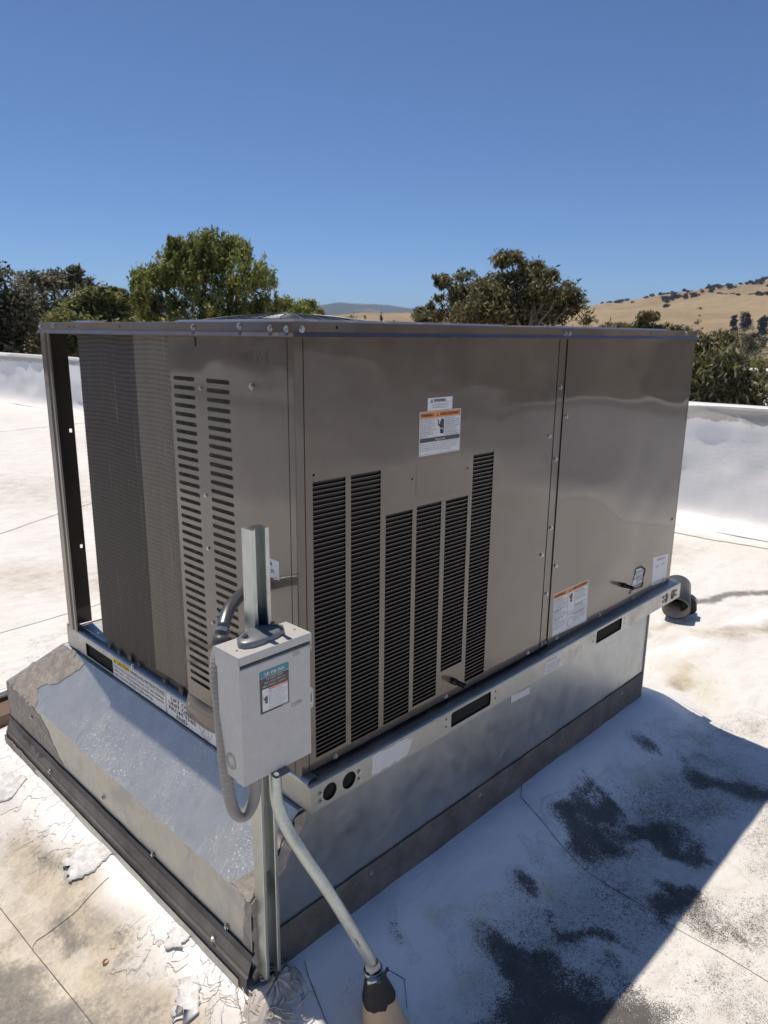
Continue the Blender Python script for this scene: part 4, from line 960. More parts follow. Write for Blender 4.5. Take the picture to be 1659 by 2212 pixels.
# centre strip, right panel
sheet('centre_strip', FR(.0068), [(.8975, .0075), (.9345, .0075), (.9345, .884), (.8975, .884)], [], .001, 'bronze_paint', unit)
for z in (.758, .563, .368, .171): screw(unit, (.916, .0068, z), NY)
for x in (.908, .927): screw(unit, (x, .0068, .017), NY, SCREW_S)
rp = sheet('side_panel', FR(YF), [(.9365, -.001), (1.7745, .0035), (1.7745, .884), (.9365, .884)], [jag([(1.455, .036), (1.470, .045), (1.552, .036), (1.560, .10), (1.53, .115), (1.485, .118)], .003, .012, 2)], .0012, 'bronze_paint', unit)
for x, z in ((.9525, .678), (.9525, .248), (1.246, .015), (1.481, .013), (1.752, .680), (1.754, .246), (1.723, .014), (.985, .014)): screw(rp, (x, YF, z), NY)
MB().box(1.7765, 1.786, .0045, .03, .001, .884).build('corner_post', 'bronze_paint', unit)
for z in (.677, .453, .229, .013): screw(unit, (1.7862, .012, z), (1, 0, 0))
for a_, b_, y in ((.0236, .0266, .0052), (.8912, .8990, .0055), (.9345, .9368, .0060), (1.7742, 1.7768, .0052)): MB().box(a_, b_, y, y + .004, .004, .884).build('seam_gap', 'void_black', unit)
MB().box(.0042, .008, .0207, .0236, .0, .884).build('seam_gap', 'void_black', unit)
# dark label seen through the ragged opening
pr = Print(FR(.0068)); pr.plate(jag([(1.456, .038), (1.551, .038), (1.558, .098), (1.53, .110), (1.486, .113), (1.475, .06)], .001, .02, 4), 'sticker_white')
rb = random.Random(4); x = 1.478
while x < 1.548:
    w_ = rb.choice((.0008, .0014, .002)); pr.rect(x, x + w_, .040, .054, 'ink_black', .0006); pr.rect(x, x + w_ * .7, .090, .104, 'ink_grey', .0006); x += w_ + rb.choice((.0010, .0018))
pr.text('EA7A2B3AA1A1', 1.474, .074, .0125, 'ink_black', .0008, fit=.080); pr.text('N2036204', 1.505, .063, .009, 'ink_black', .0008, fit=.046); pr.text('2020-1-6 P1', 1.478, .057, .004, 'ink_grey', .0008, fit=.05)
pr.rect(1.457, 1.470, .05, .10, 'ink_blue', .0007); pr.build('serial_label', rp)
# torn liner edge round it
mt = MB()
rg = jag([(1.455, .036), (1.470, .045), (1.552, .036), (1.560, .10), (1.53, .115), (1.485, .118)], .0035, .010, 12)
mt.add([(x, YF - .0008 - .0025 * random.random(), z) for x, z in rg] + [(1.505 + (x - 1.505) * 1.07, YF - .0004, .075 + (z - .075) * 1.10) for x, z in rg], [(k, (k + 1) % len(rg), (k + 1) % len(rg) + len(rg), k + len(rg)) for k in range(len(rg)) if (k % 5) != 1]).build('torn_edge', 'felt_band', rp)
def knob(x, z, parent):
    m = MB(); m.tube([(x, YF, z), (x + .002, YF - .012, z - .001)], [.0085, .0085], 16); m.tube([(x + .002, YF - .012, z - .001), (x + .006, YF - .036, z - .004), (x + .0065, YF - .0385, z - .0045)], [.0070, .0064, .0045], 8, smooth=False)
    return m.build('plastic_plug', 'black_plastic', parent)
knob(.492, .050, access); knob(1.395, .081, rp)

# --- warning labels
def textblock(pr, lines, x, z, wd, size, pitch, m='ink_grey', w_=.0008):
    mx = max(len(t) for t in lines)
    for i, t in enumerate(lines): pr.text(t, x, z - i * pitch, size, m, w_, fit=wd * (len(t) / mx) ** .6, res=1)
def tri(pr, x, z, s, m='ink_black', w_=.0010): pr.poly([(x, z), (x + s, z), (x + s / 2, z + s)], m, w_); pr.rect(x + s * .45, x + s * .55, z + s * .2, z + s * .6, 'sticker_white', w_ + .0002)
def hand(pr, x, z, s, m='ink_black', w_=.0010):
    for i, h in enumerate((.55, .72, .78, .66)): pr.rect(x + s * (.36 + .13 * i), x + s * (.46 + .13 * i), z + s * .45, z + s * (.45 + h), m, w_)
    pr.poly([(x + s * .36, z + s * .52), (x + s * .42, z + s * .02), (x + s * .80, z), (x + s * .86, z + s * .52)], m, w_)
    pr.poly([(x + s * .36, z + s * .5), (x + s * .22, z + s * .75), (x + s * .30, z + s * .80), (x + s * .42, z + s * .6)], m, w_)
    pr.poly([(x, z + s * 1.2), (x + s * .1, z + s * 1.2), (x + s * .26, z + s * .98), (x + s * .18, z + s * .62), (x + s * .09, z + s * .62), (x + s * .16, z + s * .96)], m, w_)
    pr.poly([(x + s * .30, z + s * .42), (x + s * .55, z + s * .50), (x + s * .52, z + s * .42), (x + s * .85, z + s * .46), (x + s * .60, z + s * .30), (x + s * .62, z + s * .38)], 'sticker_white', w_ + .0002)
pr = Print(FR(YF)); pr.plate(rrect(.371, .455, .731, .7585), 'sticker_white'); pr.rect(.372, .454, .7475, .7480, 'ink_black', .0006)
tri(pr, .380, .7490, .0075); pr.text('WARNING', .390, .7492, .0068, 'ink_black', fit=.042, bold=.0003)
pr.text('Cancer and Reproductive Harm', .4125, .7415, .0036, 'ink_grey', fit=.060, align='c', res=1); pr.text('www.P65Warnings.ca.gov', .4125, .7360, .0036, 'ink_grey', fit=.052, align='c', res=1); pr.build('warning_label', access)
pr = Print(FR(YF)); pr.plate(rrect(.3455, .4870, .6335, .7300), 'sticker_white'); pr.rect(.3475, .4850, .7155, .7280, 'ink_orange', .0006)
for a_, b_, c_, d_ in ((.3475, .4850, .7280, .7285), (.3475, .4850, .6355, .6360), (.3475, .3479, .6355, .728), (.4846, .4850, .6355, .728), (.4010, .4014, .672, .7155), (.4310, .4314, .672, .7155), (.4175, .4179, .636, .6625), (.3475, .4850, .7150, .7155)): pr.rect(a_, b_, c_, d_, 'ink_black', .0007)
pr.text('WARNING', .349, .7183, .0070, 'ink_black', .0010, fit=.042, bold=.0003); tri(pr, .4005, .7180, .0075); pr.text('AVERTISSEMENT', .4125, .7183, .0070, 'ink_black', .0010, fit=.070, bold=.0003)
textblock(pr, ['RISK OF ELECTRIC SHOCK', 'CAN CAUSE INJURY OR', 'DEATH: DISCONNECT ALL', 'REMOTE ELECTRIC POWER', 'SUPPLIES BEFORE', 'SERVICING. SERVICE MUST', 'BE PERFORMED BY A', 'QUALIFIED SERVICE', 'PERSON.'], .349, .7105, .050, .0031, .0046)
textblock(pr, ['RISQUE DE CHOC', 'ELECTRIQUE. PEUT CAUSER', 'DES BLESSURES GRAVES ET', 'ENTRAINER LA MORT. COUPER', "L'ALIMENTATION ELECTRIQUE", "AVANT D'ENLEVER CE", 'PANNEAU. SEUL UN', 'TECHNICIEN QUALIFIE PEUT', "EFFECTUER L'ENTRETIEN."], .4325, .7105, .050, .0031, .0046)
hand(pr, .4035, .678, .028); pr.rect(.3475, .4850, .6625, .6720, 'label_dark', .0007); pr.text('Important', .4160, .6645, .0062, 'ink_white', .0011, fit=.034, align='c', bold=.0002)
textblock(pr, ['If power has been turned off 8 hours', 'or more, disconnect switch must be', 'turned ON 8 hours before thermostat', 'is set to "HEAT," "COOL," or "AUTO."'], .349, .6575, .066, .0030, .0046)
textblock(pr, ["Si l'alimentation electrique est interrompue", 'pour plus de 8 heures, le disjoncteur doit', "etre active 8 heures avant de placer le", 'thermostat a la position "Chaud" "Froid"', 'ou "Automatique."'], .4190, .6590, .063, .0028, .0043)
pr.build('warning_label', access)
pr = Print(FR(YF)); pr.plate([(.958, .026), (1.164, .018), (1.157, .159), (.951, .160)], 'sticker_white')
def G(u, v): # label sits slightly skewed
    return (.958 + .205 * u - .007 * v, .026 - .008 * u * (1 - v) + .1335 * v)
def grect(u0, u1, v0, v1, m_, w_): pr.poly([G(u0, v0), G(u1, v0), G(u1, v1), G(u0, v1)], m_, w_)
grect(.01, .99, .88, .985, 'ink_orange', .0006)
for u0, u1, v0, v1 in ((.01, .99, .02, .025), (.40, .405, .02, .88), (.60, .605, .02, .88), (.01, .60, .42, .425), (.01, .40, .59, .595), (.60, .99, .55, .555), (.60, .99, .37, .375), (.01, .015, .02, .985), (.985, .99, .02, .985)): grect(u0, u1, v0, v1, 'ink_black', .0007)
pr.text('WARNING', *G(.03, .905), .0085, 'ink_black', .0010, fit=.062, bold=.0003); tri(pr, *G(.43, .895), .010); pr.text('AVERTISSEMENT', *G(.52, .905), .0085, 'ink_black', .0010, fit=.088, bold=.0003)
for (u, v, ls) in ((.03, .82, ['ROTATING PARTS', 'This compartment must be', 'closed except when', 'servicing. Service must be', 'performed by a qualified', 'service person.']), (.03, .54, ['LUBRICATION', 'Refer to manual for', 'maintenance procedures.']), (.03, .36, ['CORRECT ROTATION', 'Scroll:', 'After wiring, insure the motor', 'is turning in direction of', 'arrow to insure proper', 'airflow direction.']),
                   (.62, .82, ['PIECES ROTATIVES', 'Ce compartiment doit etre', 'ferme sauf pendant', "l'entretien par un", 'technicien qualifie.']), (.62, .50, ['LUBRIFICATION', 'Voir le manuel pour les', "instructions d'entretien."]), (.62, .32, ['SI MAL CONNECTE, LE', 'ROTOR EST INVERSE', 'Apres le raccordement,', 'verifier la rotation.', '(Fleche)'])):
    for i, t in enumerate(ls): pr.text(t, *G(u, v - i * .046), .0042, 'ink_grey', fit=.070 * min(1, len(t) / 26 + .15), res=1, bold=(.0002 if i == 0 else 0))
x, z = G(.43, .64); hand(pr, x, z, .024)
x, z = G(.46, .48); pr.rect(x, x + .005, z, z + .014, 'ink_black'); pr.rect(x + .005, x + .020, z + .008, z + .0095, 'ink_black'); pr.text('TOP VIEW', *G(.42, .34), .004, 'ink_black', fit=.034)
c0 = G(.50, .17); 
for i in range(20):
    a1, a2 = .3 + i * .25, .55 + i * .25
    pr.poly([(c0[0] + r_ * math.cos(a_), c0[1] + r_ * math.sin(a_)) for r_, a_ in ((.0155, a1), (.0155, a2), (.0145, a2), (.0145, a1))], 'ink_black', .0007)
pr.build('warning_label', rp)
pr = Print(FR(YF)); pr.plate([(1.631, .020), (1.748, .012), (1.750, .116), (1.621, .128)], 'sticker_white')
pr.text('INSTALLATION', 1.6885, .106, .0075, 'ink_black', fit=.070, align='c', rot=-.06); pr.text('FLUSH TO CURB', 1.690, .020, .0085, 'ink_black', fit=.098, align='c', rot=-.05)
for a_, b_, c_, d_ in ((1.638, 1.738, .0440, .0446), (1.638, 1.6386, .0440, .094), (1.738, 1.7386, .044, .094), (1.638, 1.7386, .094, .0946), (1.690, 1.6906, .044, .094)): pr.rect(a_, b_, c_, d_, 'ink_black')
pr.rect(1.640, 1.664, .050, .076, 'ink_grey'); pr.rect(1.646, 1.664, .066, .076, 'sticker_white', .0010); textblock(pr, ['SUPPLY', 'SECTION'], 1.648, .087, .026, .0034, .0046, 'ink_black'); textblock(pr, ['RETURN', 'SECTION'], 1.698, .087, .026, .0034, .0046, 'ink_black')
pr.rect(1.698, 1.706, .058, .060, 'ink_black'); pr.poly([(1.7395, .070), (1.7465, .075), (1.7465, .065)], 'ink_black'); pr.build('installation_label', rp)
pr = Print(FR(RY)); pr.plate(jag([(.175, -.054), (.291, -.052), (.307, -.016), (.265, -.007), (.215, -.008), (.174, -.006)], .003, .010, 31), 'sticker_paper'); pr.build('torn_label', unit)
pr = Print(FR(RY)); pr.plate(jag([(.874, -.056), (.966, -.056), (.962, -.016), (.945, -.009), (.905, -.008), (.878, -.022)], .002, .012, 32), 'sticker_white')
pr.text('CAUTION', .886, -.020, .0055, 'ink_black', fit=.05); textblock(pr, ['Check all electrical terminals', 'for tightness before applying', 'power to this unit. See the', 'installation instructions.'], .882, -.030, .076, .0042, .0072); pr.build('curled_label', unit)

# --- top cover: rim with flared lip, ribbed lid, fan
def rim_ring(off, z): return [(-off, -off, z), (L + off, -off, z), (L + off, W + off, z), (-off, W + off, z)]
m = MB(); prof = [(-.02, .9128), (-.0015, .9128), (0.0, .9115), (0.0, .8945), (.0012, .8925), (.0065, .8860), (.0065, .8832), (-.001, .8832)]
rings = [rim_ring(o_, z) for o_, z in prof]
m.add([p_ for r_ in rings for p_ in r_], [(i * 4 + k, i * 4 + (k + 1) % 4, (i + 1) * 4 + (k + 1) % 4, (i + 1) * 4 + k) for i in range(len(rings) - 1) for k in range(4)])
m.build('top_rim', 'bronze_paint', unit)
topf = Frame((0, 0, .9126), (1, 0, 0), (0, 1, 0))
sheet('top_cover', topf, [(.015, .015), (L - .015, .015), (L - .015, W - .015), (.015, W - .015)], [circ(.47, .60, .27, 40)], .0015, 'bronze_paint', unit)
def pad(x0, x1, y0, y1, h=.0048):
    m = MB(); e_ = .012
    m.add([(x0, y0, .9127), (x1, y0, .9127), (x1, y1, .9127), (x0, y1, .9127), (x0 + e_, y0 + e_, .9127 + h), (x1 - e_, y0 + e_, .9127 + h), (x1 - e_, y1 - e_, .9127 + h), (x0 + e_, y1 - e_, .9127 + h)],
          [(4, 5, 6, 7), (0, 1, 5, 4), (1, 2, 6, 5), (2, 3, 7, 6), (3, 0, 4, 7)]); m.build('embossed_rib', 'bronze_paint', unit, bevel=.003)
pad(.022, .070, .025, .450)
for a_, b_ in ((.076, .165), (.172, .262), (.268, .362), (.368, .462), (.468, .690), (.845, 1.62)): pad(a_, b_, .024, .20)
pad(.022, .070, .850, .965)
m = MB(); m.tube([(.47 + .27 * math.cos(a), .60 + .27 * math.sin(a), .914) for a in np.linspace(0, 2 * math.pi, 49)], .004, 6)
m.build('fan_guard_rim', 'steel_dark', unit)
m = MB()
for k in range(1, 10):
    r = .27 * k / 10; z = .914 + .026 * (1 - (r / .27) ** 2)
    m.tube([(.47 + r * math.cos(a), .60 + r * math.sin(a), z) for a in np.linspace(0, 2 * math.pi, 33)], .0014, 4, caps=False)
for k in range(24):
    a = 2 * math.pi * k / 24; m.tube([(.47 + r * math.cos(a), .60 + r * math.sin(a), .916 + .026 * (1 - (r / .27) ** 2)) for r in np.linspace(.03, .27, 6)], .0017, 4, caps=False)
m.build('fan_guard', 'steel_dark', unit)
m = MB(); m.tube([(.47, .60, .939), (.47, .60, .944)], .035, 20); m.build('guard_hub', 'galvanized_rail', unit)
for k in range(4):
    a = k * math.pi / 2 + .4; m = MB(); c_, s_ = math.cos(a), math.sin(a)
    vs = [(.47 + u * c_ - v * s_, .60 + u * s_ + v * c_, z) for u, v, z in ((.04, -.04, .86), (.24, -.09, .85), (.24, .07, .89), (.04, .03, .88))]
    m.add(vs, [(0, 1, 2, 3)]); m.build('fan_blade', 'steel_dark', unit, solid=.002)
MB().tube([(.47, .60, .72), (.47, .60, .90)], .055, 18).build('fan_motor', 'void_black', unit)
for y, z in ((1.114, .900), (1.024, .904), (.323, .902), (.160, .904), (.064, .900), (.017, .899)): screw(unit, (0.0, y, z), NX)
m = MB()
for y, z in ((.924, .901), (.894, .901), (.643, .903)): m.add([(-.0003, y + .0028 * math.cos(a), z + .0034 * math.sin(a)) for a in np.linspace(0, 6.28, 9)[:-1]], [tuple(range(8))])
for x in (.104, 1.23, 1.42): m.add([(x + .003 * math.cos(a), -.0003, .903 + .0034 * math.sin(a)) for a in np.linspace(0, 6.28, 9)[:-1]], [tuple(range(8))])
m.build('screw_hole', 'void_black', unit, fixn=False)
for x, z in ((.020, .899), (.911, .898), (.933, .898), (1.688, .904), (1.779, .900)): screw(unit, (x, 0.0, z), NY)

# ================================================================== STRUT AND DISCONNECT SWITCH
strut = empty('strut_channel', (-.106, -.035, -.372), 'upright galvanized C channel strut standing at the near corner of the curb', 'channel')
x0, x1, yf, yb = -.1255, -.0885, -.0345, -.003
pfl = [(x0 + .0075, yf + .007), (x0 + .0085, yf + .0010), (x0 + .0070, yf), (x0 + .0010, yf), (x0, yf + .0012), (x0, yb - .001), (x0 + .001, yb), (x1 - .001, yb), (x1, yb - .001), (x1, yf + .0012), (x1 - .0010, yf), (x1 - .0070, yf), (x1 - .0085, yf + .0010), (x1 - .0075, yf + .007)]
m = MB(); st = [[Vector((x, y, z)) for x, y in pfl] for z in (-.378, .563)]
m.sweep(st, None); m.build('channel', 'zinc_strut', strut, solid=.0022)
pr = Print(Frame((0, 0, .5636), (1, 0, 0), (0, 1, 0)));
for a_, b_ in zip(pfl, pfl[1:]):
    d = (Vector(b_) - Vector(a_)); n_ = Vector((-d.y, d.x)).normalized() * .0013; pr.poly([(a_[0] - n_.x, a_[1] - n_.y), (b_[0] - n_.x, b_[1] - n_.y), (b_[0] + n_.x, b_[1] + n_.y), (a_[0] + n_.x, a_[1] + n_.y)], 'wood', .0002)
pr.build('sawn_edge', strut)

BX0, BX1, BYF, BYB, BZ0, BZ1 = -.208, -.0570, -.104, -.035, .138, .377
box = empty('disconnect_switch', ((BX0 + BX1) / 2, BYB, BZ0), 'small light grey electrical disconnect switch box with teal label on the strut', 'switch box')
MB().box(BX0 + .001, BX1 - .001, BYF + .020, BYB, BZ0 + .002, BZ1 - .002).build('enclosure_body', 'box_grey', box, bevel=.002)
cov = MB().box(BX0, BX1, BYF, BYF + .0245, BZ0 - .0005, BZ1 - .022).build('cover', 'box_grey', box, bevel=.0025)
MB().box(BX0 - .0014, BX1 + .0014, BYF - .0014, BYB + .001, BZ1 - .0018, BZ1 + .0004).box(BX0 - .0014, BX1 + .0014, BYF - .0014, BYF + .0, BZ1 - .0145, BZ1 - .0018).box(BX0 - .0014, BX0 + .0002, BYF - .0014, BYB, BZ1 - .034, BZ1 - .0018).box(BX1 - .0002, BX1 + .0014, BYF - .0014, BYF + .02, BZ1 - .034, BZ1 - .0018).build('top_hood', 'box_grey', box, bevel=.0014)
ring_plate('knockout', FL(BX0), circ(.068, .172, .0145, 24), circ(.068, .172, .0125, 24), 'steel_dark', box, .0006)
ring_plate('knockout', FL(BX0), circ(.068, .172, .0100, 24), circ(.068, .172, .0090, 24), 'box_emboss', box, .0008)
# hub plate, lozenge with rounded corners
hub = [(-.186, -.071), (-.176, -.052), (-.160, -.042), (-.130, -.034), (-.108, -.036), (-.088, -.050), (-.082, -.060), (-.092, -.076), (-.112, -.084), (-.146, -.089), (-.168, -.088), (-.182, -.081)]
cxh = sum(p_[0] for p_ in hub) / 12; cyh = sum(p_[1] for p_ in hub) / 12; m = MB(); n = 12; lay = []
for s_, z in ((1, .3774), (1, .3835), (.97, .3865), (.90, .3882)): lay += [(cxh + (x - cxh) * s_, cyh + (y - cyh) * s_, z) for x, y in hub]
m.add(lay, [(i * n + k, i * n + (k + 1) % n, (i + 1) * n + (k + 1) % n, (i + 1) * n + k) for i in range(3) for k in range(n)] + [tuple(range(3 * n, 4 * n))], 0, True)
m.build('hub_plate', 'hub_grey', box)
for x, y in ((-.1655, -.062), (-.1000, -.053)): screw(box, (x, y, .3880), (0, 0, 1), screw_mesh('hub_screw', .0048, .0062, 'steel_dark'))
m = MB()
for x, y in ((-.194, -.078), (-.068, -.074)): MB().add([(x + .002 * math.cos(a), y + .002 * math.sin(a), .3778) for a in np.linspace(0, 6.28, 9)[:-1]], [tuple(range(8))]).build('pin_hole', 'void_black', box, fixn=False)
fb = FR(BYF)
pr = Print(fb); o_ = rrect(-.1690, -.1070, .2595, .3380, .003, 4); pr.plate(o_, 'label_dark')
pr.poly([(-.1690, .3255), (-.1070, .3255)] + [p_ for p_ in rrect(-.1690, -.1070, .2595, .3380, .003, 4) if p_[1] > .3255], 'ink_teal', .0006); pr.rect(-.1690, -.1070, .3250, .3256, 'ink_white', .0008)
pr.text('SIEMENS', -.1380, .3282, .0066, 'ink_white', .0009, fit=.043, align='c', bold=.0004)
for i, t in enumerate(('GENERAL DUTY', 'ENCLOSED SWITCH', '60A 240VAC, 250VDC')): pr.text(t, -.1380, .3195 - i * .0060, .0040, 'ink_white', .0009, fit=(.036, .045, .050)[i], align='c', bold=.00015)
pr.rect(-.1645, -.1100, .2635, .3045, 'sticker_white', .0006); pr.rect(-.1505, -.1100, .3000, .3045, 'ink_red', .0008); pr.text('DANGER', -.1300, .3010, .0026, 'ink_white', .0010, fit=.018, align='c'); pr.rect(-.1508, -.1505, .2635, .3045, 'ink_black', .0008)
hand(pr, -.1635, .277, .0115)
textblock(pr, ['Hazardous Voltage.', 'Will cause death or serious', 'injury. Turn off and lock out', 'all power before servicing.', 'Replace all covers before', 'power is turned on.', 'Locking in the OFF position', 'does not remove voltage at', 'line terminals. Follow the', 'safety instructions.'], -.1495, .2965, .038, .0021, .00345)
pr.rect(-.122, -.110, .2608, .2616, 'ink_white', .0008); pr.build('switch_label', box)
pr = Print(fb); pr.text('ON', -.0975, .3440, .0085, 'box_emboss', .0005, fit=.0150, rot=.0); pr.text('OFF', -.1035, .2480, .0085, 'box_emboss', .0005, fit=.0250); pr.build('embossed_lettering', box)
m = MB(); o_ = circ(0, 0, 1, 20)
hs = Frame((BX1, BYF + .006, .2455), (1, 0, 0), (0, 0, 1)); 
sheet('hasp', hs, rrect(-.003, .0105, -.020, .020, .006, 5), [rrect(.0015, .0065, -.010, .010, .0024, 4)], .0018, 'box_grey', box)
tb = Frame((-.133, BYF - .001, BZ0 - .001), (1, 0, 0), (0, -.96, -.28))
sheet('latch_tab', tb, rrect(-.019, .017, -.004, .013, .005, 5), [circ(-.010, .0045, .0050, 14)], .0016, 'steel_dark', box)
MB().box(BX1 + .0002, BX1 + .0065, BYF + .028, BYF + .040, .318, .352).build('handle', 'red_plastic', box, bevel=.003)

# ================================================================== CONDUITS
fx = empty('flexible_conduit', (-.19, -.05, .05), 'ribbed grey flexible conduit looping under the switch box and up to the unit', 'conduit')
fp = smooth_path([(-.158, -.066, .137), (-.158, -.066, .100), (-.164, -.064, .066), (-.181, -.062, .048), (-.197, -.056, .060), (-.203, -.048, .100), (-.204, -.038, .178), (-.200, -.026, .260), (-.192, -.008, .326), (-.168, .012, .358)], 26)
rr = [.0106 + (.0005, .0001, -.0005)[i % 3] for i in range(len(fp))]
MB().tube(fp, rr, 14).build('hose', 'flex_grey', fx)
cpn = smooth_path([(-.172, .009, .352), (-.150, .028, .378), (-.110, .065, .392), (-.04, .125, .385), (.006, .165, .372)], 5)
MB().tube(cpn[:3], [.0150, .0155, .0150], 14).build('connector_nut', 'pvc_grey', fx); MB().tube(cpn[3:5], [.0155, .0150], 8, smooth=False).build('connector_collar', 'hub_grey', fx); MB().tube(cpn[4:], .0122, 14).build('elbow', 'steel_dark', fx)
em = empty('metal_conduit', (.016, -.2, -.34), 'bent galvanized metal conduit running from the switch box down to the roof boot', 'conduit')
ep = smooth_path([(-.1165, -.070, .140), (-.1165, -.070, .085), (-.1160, -.074, .045), (-.108, -.088, .0), (-.090, -.112, -.055), (-.052, -.149, -.150), (-.014, -.180, -.250), (.008, -.194, -.305), (.0145, -.1985, -.335)], 10)
MB().tube(ep, .0118, 20).build('pipe', 'zinc_conduit', em)
MB().tube([ep[0] - Vector((0, 0, .003)), ep[0] - Vector((0, 0, .010))], .0155, 8, smooth=False).build('locknut', 'hub_grey', em)
pr = Print(Frame((0, 0, 0), (1, 0, 0), (0, 0, 1)))
fe = Frame(Vector((-.016, -.1785, -.245)) + Vector((-.58, -.60, .2)).normalized() * .0122, Vector((.38, -.31, -1)), Vector((.7, -.5, .35)).normalized()); fe.V = (fe.V - fe.U * fe.V.dot(fe.U)).normalized(); fe.N = fe.U.cross(fe.V)
pr = Print(fe); pr.text('E.M.T.', 0, -.003, .005, 'ink_black', .0003, fit=.022); pr.build('stamp', em)
boot = empty('pipe_boot', (.022, -.204, -.49), 'beige rubber roof boot with black collar and hose clamp around the conduit foot', 'pipe boot')
ax = Vector((.020, -.012, -.15)).normalized(); c0 = Vector((.0138, -.198, -.330))
def lathe(name, prof, mat, n=28, wob=0.0, seed=0):
    u = ax.orthogonal().normalized(); v = ax.cross(u); m = MB(); g_ = random.Random(seed); vs = []
    ph = [g_.uniform(-1, 1) for _ in range(n)]
    for i, (t, r) in enumerate(prof):
        for k in range(n):
            a = 2 * math.pi * k / n; rr_ = r * (1 + wob * math.sin(3 * a + t * 8) * min(1, i / 3)); tt = t + (ph[k] * .006 * wob * 20 if i == len(prof) - 1 else 0)
            vs.append(c0 + ax * tt + (u * math.cos(a) + v * math.sin(a)) * rr_)
    m.add(vs, [(i * n + k, i * n + (k + 1) % n, (i + 1) * n + (k + 1) % n, (i + 1) * n + k) for i in range(len(prof) - 1) for k in range(n)], 0, True)
    return m.build(name, mat, boot)
lathe('cone', [(.006, .0150), (.03, .0205), (.07, .0300), (.11, .0385), (.145, .044), (.165, .052)], 'beige_rubber', wob=.03)
lathe('black_collar', [(-.003, .0150), (.004, .0170), (.022, .0205), (.05, .0285), (.066, .0325), (.074, .0345)], 'rubber_black', wob=.05, seed=3)
lathe('hose_clamp', [(-.0005, .0176), (-.0005, .0194), (.009, .0200), (.009, .0185)], 'screw_zinc')
lathe('sealant_bead', [(-.016, .0122), (-.013, .0150), (-.004, .0156), (.002, .0150)], 'sealant_white', wob=.09, seed=2)
cd_ = (CAM_P - c0); cd_ = (cd_ - ax * cd_.dot(ax)).normalized(); sd_ = ax.cross(cd_).normalized()
q = c0 + ax * .005 + cd_ * .0235 + sd_ * .006
MB().tube([q - sd_ * .010, q + sd_ * .010], .0058, 10).build('clamp_screw', 'screw_zinc', boot); MB().tube([q - sd_ * .010, q - sd_ * .016], .0070, 6, smooth=False).build('clamp_screw_head', 'steel_dark', boot)
# clamp tail
q = c0 + ax * .004
tl = [q + (cd_ * math.cos(a) - sd_ * math.sin(a)) * (.0225 + .004 * a) for a in np.linspace(.2, 1.3, 8)] + [q + (cd_ * math.cos(1.3) - sd_ * math.sin(1.3)) * .031]
MB().sweep([[p_ - ax * .005, p_ + ax * .006] for p_ in tl], None, smooth=True).build('clamp_tail', 'black_plastic', boot, solid=.0008)

# ================================================================== ROOF ODDMENTS
# sealant heaped round the strut's foot
m = MB(); g_ = random.Random(9); n = 34; rings_ = []
for j, s_ in enumerate((.10, .45, .75, 1.0)):
    row = []
    for k in range(n):
        a = 2 * math.pi * k / n; r = s_ * (.050 + .018 * math.sin(2 * a + 1) + g_.uniform(-.008, .008) * (j > 0)) * (1.2 if math.cos(a - 3.6) > .3 else 1)
        x, y = -.108 + r * math.cos(a) * 1.1, -.042 + r * math.sin(a); z = float(roof_z(x, y)) + (.034, .026, .012, -.002)[j] + g_.uniform(-.006, .006) * (j < 3)
        row.append((x, y, z))
    rings_ += row
m.add(rings_, [(i * n + k, i * n + (k + 1) % n, (i + 1) * n + (k + 1) % n, (i + 1) * n + k) for i in range(3) for k in range(n)] + [tuple(range(n))], 0, False)
o = m.build('sealant_mound', 'sealant_white'); tag(o, 'wrinkled pale sealant heaped around the foot of the upright strut', 'sealant')
for k in range(34):     # dried brush strings and folds in the sealant
    a = g_.uniform(0, 6.28); r0_ = g_.uniform(.02, .05); ln = g_.uniform(.012, .035); pts = []
    for t in np.linspace(0, 1, 6):
        r = r0_ + ln * t; a_ = a + .5 * math.sin(t * 3 + k); x, y = -.108 + r * math.cos(a_), -.045 + r * math.sin(a_)
        pts.append((x, y, float(roof_z(x, y)) + .034 * (1 - min(1, r / .09)) + .003 + .003 * math.sin(t * 7 + k)))
    MB().tube(pts, list(np.linspace(.0022, .0009, 6)), 5).build('sealant_fold', 'sealant_white', o)
st_me = MB()
for k in range(7):
    x, y = -.165 + g_.uniform(-.03, .03), .01 + g_.uniform(-.04, .06); z = float(roof_z(x, y)) + .004; a = g_.uniform(0, 6.28); pts = [(x, y, z)]
    for t in range(5): x += .012 * math.cos(a); y += .012 * math.sin(a); a += g_.uniform(-.5, .5); z += g_.uniform(-.004, .012); pts.append((x, y, z))
    st_me.tube(pts, .0006, 4)
o = st_me.build('dry_grass_wisps', 'straw'); tag(o, kind='stuff')

